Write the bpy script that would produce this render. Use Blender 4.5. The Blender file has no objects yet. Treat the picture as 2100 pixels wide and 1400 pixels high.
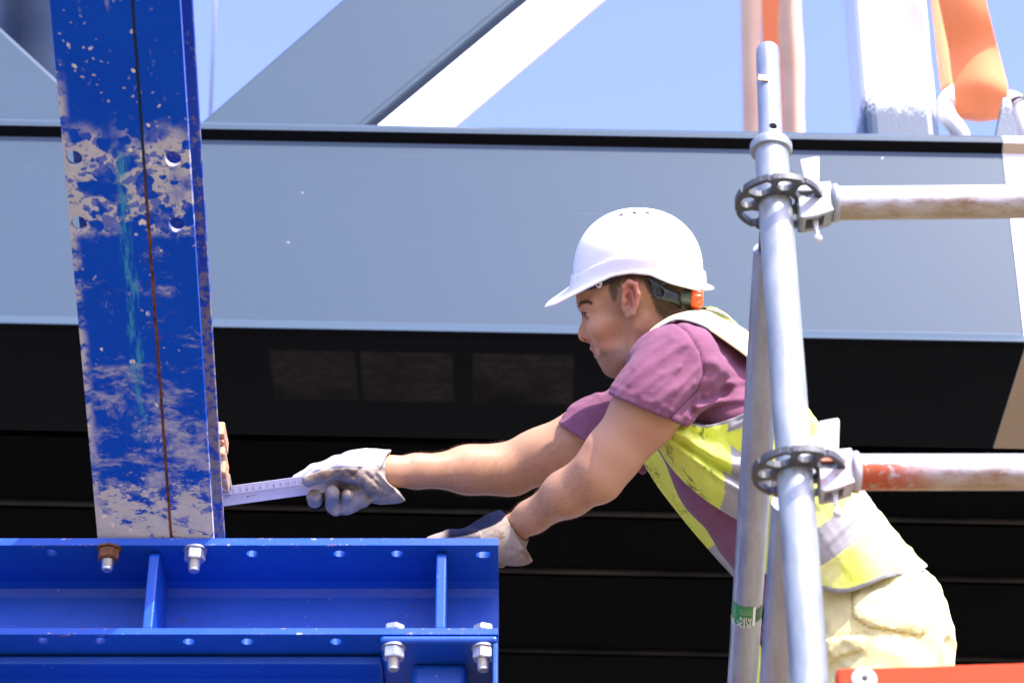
import bpy, bmesh, math, random
import numpy as np
from mathutils import Vector, Matrix, Euler

random.seed(7)
SC = bpy.context.scene
COL = SC.collection
PI = math.pi

# ------------------------------------------------------------------ camera
TH = math.radians(34.0)
cT, sT = math.cos(TH), math.sin(TH)
FPX = 4950.0                                   # focal length in photo pixels (photo is 2100 wide)
CAM = np.array([0.0, 0.0, 1.6])
AF = np.array([0.0, cT, sT]); AU = np.array([0.0, -sT, cT]); AR = np.array([1.0, 0.0, 0.0])
D0 = 4.15                                      # distance of the worker's head

cd = bpy.data.cameras.new('camera')
cam = bpy.data.objects.new('camera', cd); COL.objects.link(cam)
cam.location = CAM
cam.rotation_euler = (PI / 2 + TH, 0, 0)
cd.sensor_width = 36.0
cd.lens = FPX / 2100.0 * 36.0
cd.clip_start = 0.05; cd.clip_end = 2000
cd.dof.use_dof = True
cd.dof.focus_distance = 4.2
cd.dof.aperture_fstop = 5.6
SC.camera = cam

# ------------------------------------------------------------------ light
SUN_EL, SUN_AZ = math.radians(48), math.radians(35)      # azimuth measured from the camera's side towards +x
L = Vector((math.cos(SUN_EL) * math.sin(SUN_AZ), -math.cos(SUN_EL) * math.cos(SUN_AZ), math.sin(SUN_EL)))
w = bpy.data.worlds.new('World'); SC.world = w; w.use_nodes = True
wn = w.node_tree; bg = wn.nodes['Background']
sky = wn.nodes.new('ShaderNodeTexSky'); sky.sky_type = 'NISHITA'; sky.sun_disc = False
sky.sun_elevation = SUN_EL
sky.sun_rotation = math.atan2(L.x, L.y)
sky.air_density = 1.0; sky.dust_density = 1.5; sky.ozone_density = 4.0
tint = wn.nodes.new('ShaderNodeMix'); tint.data_type = 'RGBA'; tint.blend_type = 'MULTIPLY'; tint.inputs[0].default_value = 1.0; tint.inputs[7].default_value = (1.0, .815, 1.0, 1)
wn.links.new(sky.outputs[0], tint.inputs[6]); wn.links.new(tint.outputs[2], bg.inputs[0]); bg.inputs[1].default_value = 0.132
sd = bpy.data.lights.new('sun', 'SUN'); sd.energy = 2.1; sd.angle = math.radians(0.53); sd.color = (1.0, 0.945, 0.865)
sun = bpy.data.objects.new('sun', sd); COL.objects.link(sun)
sun.rotation_euler = L.to_track_quat('Z', 'Y').to_euler()
SC.view_settings.view_transform = 'Standard'; SC.view_settings.look = 'None'
SC.view_settings.exposure = 2.2; SC.view_settings.gamma = 1.0
SC.cycles.max_bounces = 6

# ------------------------------------------------------------------ pixel <-> world helpers (photo pixels)
def ray(px, py): return AF + (px - 1050) / FPX * AR + (700 - py) / FPX * AU
def aty(px, py, Y): r = ray(px, py); return Vector(CAM + r * Y / r[1])
def atz(px, py, Z): r = ray(px, py); return Vector(CAM + r * (Z - CAM[2]) / r[2])
def atd(px, py, d): return Vector(CAM + ray(px, py) * d)
def J(px, py, wv=0.0):                          # joint in the worker's frame (x right, y up in view, w towards camera)
    d = D0 - wv
    return np.array([(px - 1050) / FPX * d, (700 - py) / FPX * d, wv])
def to_world(V):
    V = np.asarray(V, dtype=np.float64)
    return CAM + V[..., 0:1] * AR + V[..., 1:2] * AU + (D0 - V[..., 2:3]) * AF
def jw(px, py, wv=0.0): return Vector(to_world(J(px, py, wv)[None])[0])

# ------------------------------------------------------------------ objects
def mesh_obj(name, verts, faces, mat=None, parent=None, smooth=True, auto=None):
    me = bpy.data.meshes.new(name)
    me.from_pydata([tuple(v) for v in verts], [], [tuple(f) for f in faces]); me.update()
    return link(name, me, mat, parent, smooth, auto)
def link(name, me, mat=None, parent=None, smooth=True, auto=None):
    o = bpy.data.objects.new(name, me); COL.objects.link(o)
    if mat is not None:
        for m in (mat if isinstance(mat, (list, tuple)) else [mat]): me.materials.append(m)
    if smooth: me.polygons.foreach_set('use_smooth', [True] * len(me.polygons))
    if auto is not None: me.set_sharp_from_angle(angle=math.radians(auto))
    if parent is not None: setpar(o, parent)
    return o
def world_of(o):
    m = o.matrix_basis.copy()
    if o.parent: m = world_of(o.parent) @ o.matrix_parent_inverse @ m
    return m
def setpar(o, p):
    o.parent = p; o.matrix_parent_inverse = world_of(p).inverted()
def tag(o, label=None, cat=None, group=None, kind=None):
    for k, v in (('label', label), ('category', cat), ('group', group), ('kind', kind)):
        if v: o[k] = v
    return o
def empty(name, loc, label, cat, group=None):
    o = bpy.data.objects.new(name, None); COL.objects.link(o); o.location = loc; o.empty_display_size = .05
    return tag(o, label, cat, group)
def bevel(o, wd=.002, seg=2, ang=35):
    m = o.modifiers.new('bevel', 'BEVEL'); m.width = wd; m.segments = seg; m.limit_method = 'ANGLE'; m.angle_limit = math.radians(ang)
    m.harden_normals = False
    return o
def bm_obj(name, bm, mat, parent=None, smooth=False, auto=None):
    me = bpy.data.meshes.new(name); bmesh.ops.recalc_face_normals(bm, faces=bm.faces); bm.to_mesh(me); bm.free()
    return link(name, me, mat, parent, smooth, auto)
def frame_of(z, x=None):
    z = Vector(z).normalized()
    x = Vector(x) if x is not None else (Vector((1, 0, 0)) if abs(z.x) < .9 else Vector((0, 1, 0)))
    x = (x - z * x.dot(z)).normalized(); y = z.cross(x)
    return Matrix((x, y, z)).transposed()
def add_box(bm, c, size, rot=None):
    m = Matrix.Translation(Vector(c)) @ (rot.to_4x4() if rot is not None else Matrix()) @ Matrix.Diagonal((*size, 1))
    return bmesh.ops.create_cube(bm, size=1.0, matrix=m)['verts']
def add_prism(bm, poly, fr, org, length, z0=0.0):
    """poly (a,b) in fr's x,y axes, extruded along fr's z"""
    org = Vector(org)
    a = [bm.verts.new(org + fr @ Vector((p[0], p[1], z0))) for p in poly]
    b = [bm.verts.new(org + fr @ Vector((p[0], p[1], z0 + length))) for p in poly]
    n = len(poly)
    bm.faces.new(a[::-1]); bm.faces.new(b)
    for i in range(n): bm.faces.new((a[i], a[(i + 1) % n], b[(i + 1) % n], b[i]))
def add_tube(bm, pts, rad, seg=24, cap=True, inner=None):
    pts = [Vector(p) for p in pts]; rad = rad if isinstance(rad, (list, tuple)) else [rad] * len(pts)
    rings = []; x = None
    for i, p in enumerate(pts):
        t = (pts[min(i + 1, len(pts) - 1)] - pts[max(i - 1, 0)])
        fr = frame_of(t, x); x = fr @ Vector((1, 0, 0))
        rings.append([bm.verts.new(p + fr @ Vector((rad[i] * math.cos(2 * PI * k / seg), rad[i] * math.sin(2 * PI * k / seg), 0))) for k in range(seg)])
    for a, b in zip(rings[:-1], rings[1:]):
        for k in range(seg): bm.faces.new((a[k], a[(k + 1) % seg], b[(k + 1) % seg], b[k]))
    if cap:
        bm.faces.new(rings[0][::-1]); bm.faces.new(rings[-1])
def add_lathe(bm, prof, org, axis, seg=32, x=None, closed=False):
    """prof: (r, h) along axis; r=0 ends are collapsed"""
    fr = frame_of(axis, x); org = Vector(org); rings = []
    for r, h in prof:
        if r < 1e-6: rings.append([bm.verts.new(org + fr @ Vector((0, 0, h)))])
        else: rings.append([bm.verts.new(org + fr @ Vector((r * math.cos(2 * PI * k / seg), r * math.sin(2 * PI * k / seg), h))) for k in range(seg)])
    prs = list(zip(rings[:-1], rings[1:]))
    if closed: prs.append((rings[-1], rings[0]))
    for a, b in prs:
        for k in range(seg):
            k2 = (k + 1) % seg
            if len(a) == 1 and len(b) == 1: continue
            if len(a) == 1: bm.faces.new((a[0], b[k2], b[k]))
            elif len(b) == 1: bm.faces.new((a[k], a[k2], b[0]))
            else: bm.faces.new((a[k], a[k2], b[k2], b[k]))
def bool_cut(o, cutters):
    for c in cutters:
        m = o.modifiers.new('cut', 'BOOLEAN'); m.object = c; m.operation = 'DIFFERENCE'; m.solver = 'EXACT'
    bpy.context.view_layer.update()
    dg = bpy.context.evaluated_depsgraph_get()
    me = bpy.data.meshes.new_from_object(o.evaluated_get(dg), depsgraph=dg)
    o.modifiers.clear(); old = o.data; o.data = me; bpy.data.meshes.remove(old)
    for c in cutters: bpy.data.objects.remove(c)
    return o
def cyl_cutter(p, axis, r, h, stretch=None):
    bm = bmesh.new(); add_lathe(bm, [(0, -h), (r, -h), (r, h), (0, h)], (0, 0, 0), axis, 20)
    if stretch: bmesh.ops.transform(bm, matrix=Matrix.Diagonal((*stretch, 1)), verts=bm.verts)
    bmesh.ops.translate(bm, vec=Vector(p), verts=bm.verts)
    return bm_obj('cutter', bm, None)

# ------------------------------------------------------------------ material nodes
class NT:
    def __init__(s, name, rough=.5, metal=0.0, spec=.5):
        s.m = bpy.data.materials.new(name); s.m.use_nodes = True; s.t = s.m.node_tree; s.N = s.t.nodes
        s.p = s.N['Principled BSDF']; s.p.inputs['Roughness'].default_value = rough; s.p.inputs['Metallic'].default_value = metal
        s.p.inputs['Specular IOR Level'].default_value = spec
        s.tc = s.N.new('ShaderNodeTexCoord')
    def lk(s, a, b): s.t.links.new(a, b)
    def val(s, inp, v):
        if hasattr(v, 'is_linked') or isinstance(v, bpy.types.NodeSocket): s.lk(v, inp)
        else:
            try: inp.default_value = v
            except Exception: inp.default_value = (*v, 1.0)
    def obj(s): return s.tc.outputs['Object']
    def mp(s, v, scale=(1, 1, 1), loc=(0, 0, 0), rot=(0, 0, 0)):
        n = s.N.new('ShaderNodeMapping'); s.val(n.inputs[0], v); n.inputs['Scale'].default_value = scale; n.inputs['Location'].default_value = loc; n.inputs['Rotation'].default_value = rot
        return n.outputs[0]
    def noise(s, v, sc, det=4, ro=.55, dis=0.0, color=False):
        n = s.N.new('ShaderNodeTexNoise'); s.val(n.inputs['Vector'], v); n.inputs['Scale'].default_value = sc; n.inputs['Detail'].default_value = det
        n.inputs['Roughness'].default_value = ro; n.inputs['Distortion'].default_value = dis
        return n.outputs['Color' if color else 'Fac']
    def vor(s, v, sc, feat='F1', rnd=1.0):
        n = s.N.new('ShaderNodeTexVoronoi'); n.feature = feat; s.val(n.inputs['Vector'], v); n.inputs['Scale'].default_value = sc; n.inputs['Randomness'].default_value = rnd
        return n.outputs['Distance']
    def sep(s, v):
        n = s.N.new('ShaderNodeSeparateXYZ'); s.val(n.inputs[0], v); return n.outputs
    def ma(s, op, a, b=0.0, c=None):
        n = s.N.new('ShaderNodeMath'); n.operation = op; s.val(n.inputs[0], a); s.val(n.inputs[1], b)
        if c is not None: s.val(n.inputs[2], c)
        return n.outputs[0]
    def vadd(s, a, b, k=1.0):
        n = s.N.new('ShaderNodeVectorMath'); n.operation = 'MULTIPLY_ADD'; s.val(n.inputs[0], b); n.inputs[1].default_value = (k, k, k); s.val(n.inputs[2], a); return n.outputs[0]
    def ss(s, v, lo, hi, a=0.0, b=1.0):            # smooth map range
        n = s.N.new('ShaderNodeMapRange'); n.interpolation_type = 'SMOOTHSTEP'; s.val(n.inputs[0], v)
        for i, x in enumerate((lo, hi, a, b)): n.inputs[i + 1].default_value = x
        return n.outputs[0]
    def mix(s, f, a, b):
        n = s.N.new('ShaderNodeMix'); n.data_type = 'RGBA'; s.val(n.inputs['Factor'], f); s.val(n.inputs[6], a); s.val(n.inputs[7], b); return n.outputs[2]
    def attr(s, name):
        n = s.N.new('ShaderNodeAttribute'); n.attribute_name = name; return n.outputs['Fac']
    def bump(s, h, strength=.3, dist=.002, prev=None):
        n = s.N.new('ShaderNodeBump'); n.inputs['Strength'].default_value = strength; n.inputs['Distance'].default_value = dist; s.val(n.inputs['Height'], h)
        if prev is not None: s.lk(prev, n.inputs['Normal'])
        s.lk(n.outputs[0], s.p.inputs['Normal']); return n.outputs[0]
    def set(s, k, v): s.val(s.p.inputs[k], v); return s
    def color(s, v): return s.set('Base Color', v)

def simple(name, col, rough=.5, metal=0.0, var=.12, sc=20, bmp=0.0, bsc=200, spec=.5):
    n = NT(name, rough, metal, spec)
    f = n.noise(n.obj(), sc, 5)
    n.color(n.mix(f, tuple(c * (1 - var) for c in col), tuple(min(1, c * (1 + var)) for c in col)))
    if bmp: n.bump(n.noise(n.obj(), bsc, 3), bmp, .001)
    return n.m

M = {}
def grey_paint():
    n = NT('grey_blue_steel_paint', .42, spec=.22); o = n.obj()
    c = n.mix(n.noise(o, 3, 3), (.051, .081, .113), (.054, .086, .119))
    sp = n.ss(n.vor(n.vadd(o, n.noise(o, 30, 2, color=True), .03), 11), .040, .022)        # little chips
    keep = n.ss(n.noise(o, 4, 2), .50, .56)
    c = n.mix(n.ma('MULTIPLY', n.ma('MULTIPLY', sp, keep), .8), c, (.5, .55, .6))
    scr = n.ss(n.noise(n.mp(o, (.8, 60, 60)), 3, 2, .5), .70, .76)                         # faint long scratches
    c = n.mix(n.ma('MULTIPLY', scr, .12), c, (.3, .35, .42))
    n.color(c)
    n.set('Roughness', .42)
    n.bump(n.noise(o, 260, 2), .12, .0012)
    return n.m
M['grey'] = grey_paint()
def under_paint():  # shade under the girder put into the colour as near-black
    n = NT('shade_dark_underside_paint', .5, spec=.07); o = n.obj()
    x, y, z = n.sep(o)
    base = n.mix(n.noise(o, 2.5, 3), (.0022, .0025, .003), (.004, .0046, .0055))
    # dull, paler speckled rectangles
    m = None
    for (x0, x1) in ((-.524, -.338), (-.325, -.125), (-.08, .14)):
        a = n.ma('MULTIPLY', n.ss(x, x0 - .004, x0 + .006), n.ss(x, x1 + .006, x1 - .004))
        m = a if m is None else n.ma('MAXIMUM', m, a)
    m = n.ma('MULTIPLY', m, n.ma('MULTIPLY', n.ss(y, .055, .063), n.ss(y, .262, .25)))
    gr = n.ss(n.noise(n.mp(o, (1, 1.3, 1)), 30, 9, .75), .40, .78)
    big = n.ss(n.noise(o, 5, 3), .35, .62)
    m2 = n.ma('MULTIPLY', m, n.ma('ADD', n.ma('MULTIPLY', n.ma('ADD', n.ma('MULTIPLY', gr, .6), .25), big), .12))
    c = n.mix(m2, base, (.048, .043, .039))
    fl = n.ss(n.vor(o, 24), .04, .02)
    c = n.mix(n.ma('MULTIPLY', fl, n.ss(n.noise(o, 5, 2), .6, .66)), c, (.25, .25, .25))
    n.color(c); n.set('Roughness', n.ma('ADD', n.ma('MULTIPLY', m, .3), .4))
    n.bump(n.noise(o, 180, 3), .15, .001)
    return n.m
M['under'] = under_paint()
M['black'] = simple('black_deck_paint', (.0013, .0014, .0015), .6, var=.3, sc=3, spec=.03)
M['rib_edge'] = None
def rib_edge():  # light caught along the rib edges, painted as a paler broken line
    n = NT('lit_deck_edge', .6, spec=.2); o = n.obj()
    n.color(n.mix(n.ss(n.noise(n.mp(o, (.5, 3, 3)), 3.5, 6, .7), .34, .66), (.008, .008, .008), (.060, .052, .045))); return n.m
M['rib_edge'] = rib_edge()
M['pale'] = simple('pale_primer_paint', (.62, .62, .62), .5, var=.04, sc=8, bmp=.1, bsc=240)
M['glare_white'] = simple('glare_white_steel_paint', (.90, .90, .90), .5, var=.02, sc=5, bmp=.08, bsc=240)

def glare_fade():  # glare on post and lug painted near-white, fading to grey at the base
    n = NT('white_glare_fade_on_grey', .38, spec=.25); o = n.obj(); x, y, z = n.sep(o)
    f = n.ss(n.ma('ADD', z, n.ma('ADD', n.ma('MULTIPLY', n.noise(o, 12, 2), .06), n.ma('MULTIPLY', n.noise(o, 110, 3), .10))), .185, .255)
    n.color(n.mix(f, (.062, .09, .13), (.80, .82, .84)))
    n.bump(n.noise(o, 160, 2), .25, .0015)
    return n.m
M['glare_fade'] = glare_fade()

def blue_paint(name='blue_steel_paint', rust=.5):
    n = NT(name, .36, spec=.5); o = n.obj()
    c = n.mix(n.noise(o, 7, 4), (.002, .058, .37), (.003, .080, .47))
    sp = n.ma('MULTIPLY', n.ss(n.vor(n.vadd(o, n.noise(o, 40, 2, color=True), .02), 34), .19, .08), n.ss(n.noise(o, 6, 3), .54, .62))
    c = n.mix(n.ma('MULTIPLY', sp, rust), c, (.06, .035, .02))
    ch = n.ma('MULTIPLY', n.ss(n.vor(n.vadd(o, n.noise(o, 90, 2, color=True), .01), 60), .15, .07), n.ss(n.noise(o, 9, 3), .55, .62))
    c = n.mix(n.ma('MULTIPLY', ch, .5), c, (.30, .40, .62))
    x, y, z = n.sep(o)
    for zl in (aty(500, 1103, 3.4554).z, aty(500, 1117.5, 3.4554).z, aty(500, 1287, 3.4554).z, aty(500, 1300, 3.4554).z):
        e = n.ma('MULTIPLY', n.ss(n.ma('ABSOLUTE', n.ma('SUBTRACT', z, zl)), .0045, .0012), n.ma('MULTIPLY', n.ss(n.noise(n.mp(o, (1, 1, 2)), 55, 5, .75), .56, .62), n.ma('MULTIPLY', n.ss(y, 3.4554 + .010, 3.4554 + .003), n.ss(n.noise(o, 7, 3), .48, .56))))
        c = n.mix(n.ma('MULTIPLY', e, .85), c, n.mix(n.ss(n.noise(o, 120, 2), .45, .55), (.16, .07, .035), (.50, .52, .56)))
    n.color(c); n.set('Roughness', n.ss(n.noise(o, 14, 3), .3, .7, .36, .52))
    n.bump(n.noise(n.mp(o, (1, 1, 1.5)), 130, 3), .28, .0012)
    return n.m
M['blue'] = blue_paint()

def column_paint():
    # local frame: x across the flange, y along the column (0 at its foot), z out of the front face
    n = NT('dirty_blue_steel_paint', .4, spec=.1); o = n.obj(); x, y, z = n.sep(o)
    c = n.mix(n.noise(o, 7, 4), (.0005, .050, .38), (.001, .072, .49))
    wob = n.vadd(o, n.noise(n.mp(o, (1, 1, 1)), 16, 3, .6, color=True), .05)
    wob = n.mp(wob, (1.0, 1.15, 1))
    cells = n.vor(wob, 30); cells2 = n.vor(n.mp(wob, loc=(2, 5, 0)), 70)
    big = n.noise(o, 9, 5, .6, .4)
    def band(lo0, lo1, hi1, hi0): return n.ma('MULTIPLY', n.ss(n.ma('ADD', y, n.ma('MULTIPLY', n.noise(o, 18, 5, .65), .05)), lo0 + .018, lo1 + .030), n.ss(n.ma('ADD', y, n.ma('MULTIPLY', n.noise(o, 22, 4), .08)), hi0 + .04, hi1 + .04))
    # (a) foamy cement slurry splashes round the bolt holes: sponge pattern, cells of bare blue inside
    b1 = band(.556, .563, .70, .75)
    lim = n.ss(big, .40, .62, .62, .16)                       # radius of the clean bubbles
    sponge = n.ss(n.ma('SUBTRACT', cells, lim), -.02, .05)
    sponge2 = n.ss(n.ma('SUBTRACT', cells2, n.ma('MULTIPLY', lim, .9)), -.03, .08)
    fine = n.ss(n.ma('ADD', n.vor(n.vadd(o, n.noise(o, 60, 3, .7, color=True), .03), 120), n.ma('MULTIPLY', n.noise(o, 26, 5, .7), .9)), .52, .86)
    d1 = n.ma('MULTIPLY', n.ma('MULTIPLY', n.ma('MINIMUM', sponge, n.ma('ADD', sponge2, .25)), n.ma('ADD', n.ma('MULTIPLY', fine, .75), .25)), b1)
    d1 = n.ma('MULTIPLY', d1, n.ss(n.ma('ADD', n.noise(o, 6, 4, .6), n.ma('MULTIPLY', n.ss(x, -.02, -.09), .14)), .36, .46))
    veil = n.ma('MULTIPLY', n.ma('MULTIPLY', b1, n.ss(n.noise(o, 20, 6, .7), .5, .7)), .35); d1 = n.ma('MAXIMUM', d1, veil)
    # (b) smears: stretched across
    sm = n.noise(n.mp(n.vadd(o, n.noise(o, 8, 3, color=True), .09), (1, 2.2, 1)), 15, 9, .74)
    amt = n.ma('ADD', n.ma('MULTIPLY', n.ss(y, .60, .02), .15), n.ma('MULTIPLY', n.ss(n.noise(o, 6, 3), .4, .62), .14))
    d2 = n.ma('MULTIPLY', n.ss(n.ma('ADD', sm, amt), .635, .80), n.ss(y, .58, .54))
    d2 = n.ma('MULTIPLY', d2, n.ss(n.noise(o, 90, 3), .25, .6, .45, 1))
    # (c) heavy crust at the foot
    crust = n.noise(n.mp(o, (1, 1.6, 1)), 24, 8, .72)
    d3 = n.ma('MULTIPLY', n.ss(n.ma('ADD', crust, n.ma('MULTIPLY', n.ss(y, .18, .02), .2)), .60, .66), n.ss(y, .22, .12))
    scr = n.ma('MULTIPLY', n.ss(n.noise(n.mp(n.vadd(o, n.noise(o, 5, 2, color=True), .06), (1.0, .35, 1), rot=(0, 0, .5)), 70, 6, .7), .62, .70), n.ss(n.noise(o, 8, 3), .46, .60))
    d2 = n.ma('MAXIMUM', d2, n.ma('MULTIPLY', scr, .8))
    # edge splashes on the left
    e = n.ma('MULTIPLY', n.ss(x, -.078, -.095), n.ss(n.noise(o, 30, 5, .7), .42, .56))
    e = n.ma('MULTIPLY', e, n.ss(y, .83, .78))
    d = n.ma('MAXIMUM', n.ma('MAXIMUM', d1, n.ma('MULTIPLY', d2, .72)), n.ma('MAXIMUM', d3, e))
    tone = n.mix(n.noise(o, 40, 4), (.48, .44, .37), (.70, .66, .58))
    c = n.mix(n.ma('MULTIPLY', d, .85), c, tone)
    # (d) droplets higher up
    dv = n.vadd(o, n.noise(o, 50, 2, color=True), .012)
    dr = n.ma('MULTIPLY', n.ss(n.vor(dv, 42), .20, .14), n.ss(n.noise(o, 11, 2), .52, .60))
    dr2 = n.ma('MULTIPLY', n.ss(n.vor(n.mp(dv, loc=(3, 1, 0)), 80), .2, .15), n.ss(n.noise(o, 8, 2), .50, .6))
    c = n.mix(n.ma('MULTIPLY', n.ma('MAXIMUM', dr, n.ma('MULTIPLY', dr2, .5)), n.ss(y, 1.02, .92)), c, (.68, .62, .52))
    # (e) teal run marks below the middle
    tx = n.ma('ADD', x, n.ma('MULTIPLY', n.noise(n.mp(o, (0, 6, 0)), 2, 3), .03))
    st = n.ma('MULTIPLY', n.ss(n.ma('ABSOLUTE', n.ma('SUBTRACT', tx, .006)), .013, .004), n.ss(n.noise(n.mp(o, (60, 10, 1)), 2, 5, .7), .42, .60))
    st = n.ma('MULTIPLY', st, band(.18, .26, .66, .74))
    c = n.mix(n.ma('MULTIPLY', st, .75), c, (.05, .30, .42))
    # (f) rusty weld seam
    sx = n.ma('ABSOLUTE', n.ma('SUBTRACT', n.ma('ADD', x, n.ma('MULTIPLY', n.noise(n.mp(o, (0, 1, 0)), 30, 4), .004)), .028))
    seam = n.ss(sx, .0036, .0014)
    rustn = n.ss(n.noise(o, 60, 4, .7), .35, .6)
    rc = n.mix(n.ss(y, .70, .58), (.012, .022, .05), n.mix(rustn, (.045, .022, .014), (.17, .06, .025)))
    c = n.mix(seam, c, rc)
    halo = n.ma('MULTIPLY', n.ma('MULTIPLY', n.ss(sx, .014, .003), n.ss(n.noise(o, 70, 5, .75), .55, .66)), n.ss(y, .66, .5))
    c = n.mix(n.ma('MULTIPLY', halo, .8), c, (.13, .06, .03))
    n.color(c)
    n.set('Roughness', n.ma('ADD', n.ma('MULTIPLY', d, .45), .34))
    b = n.bump(n.noise(o, 130, 3), .2, .001)
    n.bump(d, .35, .0012, b)
    return n.m
M['column'] = column_paint()

def side_dirt():
    n = NT('blue_paint_under_dust', .6); o = n.obj(); x, y, z = n.sep(o)
    d = n.ss(n.ma('ADD', n.noise(o, 60, 6, .75), n.ma('MULTIPLY', n.ss(y, 1.0, .2), .16)), .58, .70)
    c = n.mix(d, (.001, .05, .32), n.mix(n.noise(o, 90, 3), (.16, .10, .08), (.30, .28, .27)))
    n.color(c); return n.m
M['column_side'] = side_dirt()

def galv(name, tint=(.50, .53, .56), rust=0.0, metal=.55):
    n = NT(name, .42, metal); o = n.obj()
    f = n.noise(n.mp(o, (1, 1, .35)), 34, 5, .6)
    c = n.mix(n.ss(f, .3, .7), tuple(t * .72 for t in tint), tint)
    sp = n.ma('MULTIPLY', n.ss(n.noise(n.mp(o, (1, 1, .5)), 75, 4, .7), .58, .68), .5)
    c = n.mix(sp, c, (.30, .30, .29))
    n.color(c); n.set('Roughness', n.ss(f, .3, .7, .36, .55)); n.bump(n.noise(o, 240, 3), .12, .0008)
    return n.m
M['galv'] = galv('galvanised_tube', (.43, .47, .455))
M['galv_brace'] = galv('weathered_galvanised_tube', (.37, .41, .46))
M['galv_dark'] = galv('dull_galvanised_casting', (.085, .09, .095), metal=.15)
def ledger_mat(name, paint):
    n = NT(name, .5, .35); o = n.obj(); x, y, z = n.sep(o)      # local z along the tube, -y is the underside
    f = n.noise(n.mp(o, (1, 1, .3)), 30, 5)
    c = n.mix(f, (.48, .49, .50), (.62, .63, .64))
    low = n.ss(n.ma('ADD', y, n.ma('MULTIPLY', n.noise(n.mp(o, (1, 1, .5)), 26, 5, .7), .02)), .008, -.006)
    c = n.mix(n.ma('MULTIPLY', low, n.ss(n.noise(n.mp(o, (1, 1, .4)), 28, 6, .75), .36, .62)), c, (.23, .115, .05))
    c = n.mix(n.ma('MULTIPLY', n.ss(y, -.012, -.021), .6), c, (.36, .28, .14))
    if paint:
        k = n.ma('MULTIPLY', n.ss(n.ma('ADD', z, n.ma('MULTIPLY', n.noise(o, 40, 5, .7), .05)), .16, .06), n.ss(y, .006, -.004))
        c = n.mix(n.ma('MULTIPLY', k, n.ss(n.noise(o, 90, 4, .7), .36, .5)), c, (.42, .075, .02))
        t = n.ma('MULTIPLY', n.ma('MULTIPLY', n.ss(z, .055, .075), n.ss(z, .135, .10)), n.ma('MULTIPLY', n.ss(y, -.006, .0), n.ss(y, .013, .007)))
        c = n.mix(n.ma('MULTIPLY', t, .8), c, (.18, .50, .56))
    n.color(c); n.set('Metallic', n.ma('MULTIPLY', n.ma('SUBTRACT', 1.0, low), .4)); n.bump(n.noise(o, 200, 3), .12, .001)
    return n.m
M['ledger'] = ledger_mat('rusty_galvanised_ledger', False)
M['ledger_orange'] = ledger_mat('paint_splashed_galvanised_ledger', True)
def mottled(name, a, b, sc, lo, hi, rough=.5, metal=0.0):
    n = NT(name, rough, metal); o = n.obj()
    n.color(n.mix(n.ss(n.noise(o, sc, 6, .7), lo, hi), a, b)); n.bump(n.noise(o, 200, 3), .15, .001); return n.m
M['head_orange'] = mottled('orange_splashed_ledger_head', (.50, .50, .50), (.40, .12, .055), 26, .52, .64, .5, .2)
M['zinc'] = simple('zinc_plated_steel', (.62, .63, .64), .3, .85, var=.2, sc=60)
M['rust'] = mottled('rusty_nut_steel', (.10, .035, .014), (.22, .085, .03), 60, .35, .65, .85)
M['wood'] = None
def wood():
    n = NT('planed_softwood', .7); o = n.obj()
    g = n.noise(n.mp(o, (18, 4, 60)), 3, 5, .6, .5)
    c = n.mix(g, (.45, .20, .09), (.66, .36, .18))
    c = n.mix(n.ss(n.noise(o, 90, 4, .7), .55, .62), c, (.74, .68, .62)); n.color(c); n.bump(g, .2, .001); return n.m
M['wood'] = wood()
M['wood_green'] = simple('green_treated_wood', (.17, .21, .15), .7, var=.2, sc=60)
M['ruler'] = simple('white_folding_rule_paint', (.46, .45, .53), .5, var=.05, sc=60)
M['ink'] = simple('black_scale_ink', (.13, .13, .15), .6)
M['ink_red'] = simple('red_scale_ink', (.36, .13, .13), .6)
M['hat'] = None
def hat():
    n = NT('white_helmet_plastic', .28); o = n.obj()
    d = n.ss(n.noise(o, 26, 6, .7), .58, .74)
    c = n.mix(n.ma('MULTIPLY', d, .12), (.82, .82, .84), (.48, .42, .36))
    sp = n.ma('MULTIPLY', n.ss(n.vor(o, 60), .09, .05), n.ss(n.noise(o, 14, 2), .6, .66))
    n.color(n.mix(n.ma('MULTIPLY', sp, .6), c, (.22, .20, .18))); n.set('Roughness', n.ss(n.noise(o, 20, 4), .3, .7, .22, .42)); return n.m
M['hat'] = hat()
M['hat_under'] = mottled('mottled_beige_helmet_plastic', (.80, .72, .66), (.50, .40, .33), 34, .45, .75, .5)  # mottled beige on the inner side of the shell
M['strap'] = simple('black_harness_plastic', (.016, .020, .022), .4, var=.2, sc=40)
M['barrel'] = simple('grey_green_dial_plastic', (.075, .095, .08), .35, var=.15, sc=40)
M['knob'] = simple('translucent_orange_plastic', (.80, .10, .02), .3, var=.2, sc=60)
M['hole'] = simple('dark_vent_shadow_plastic', (.02, .017, .015), .7)

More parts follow.
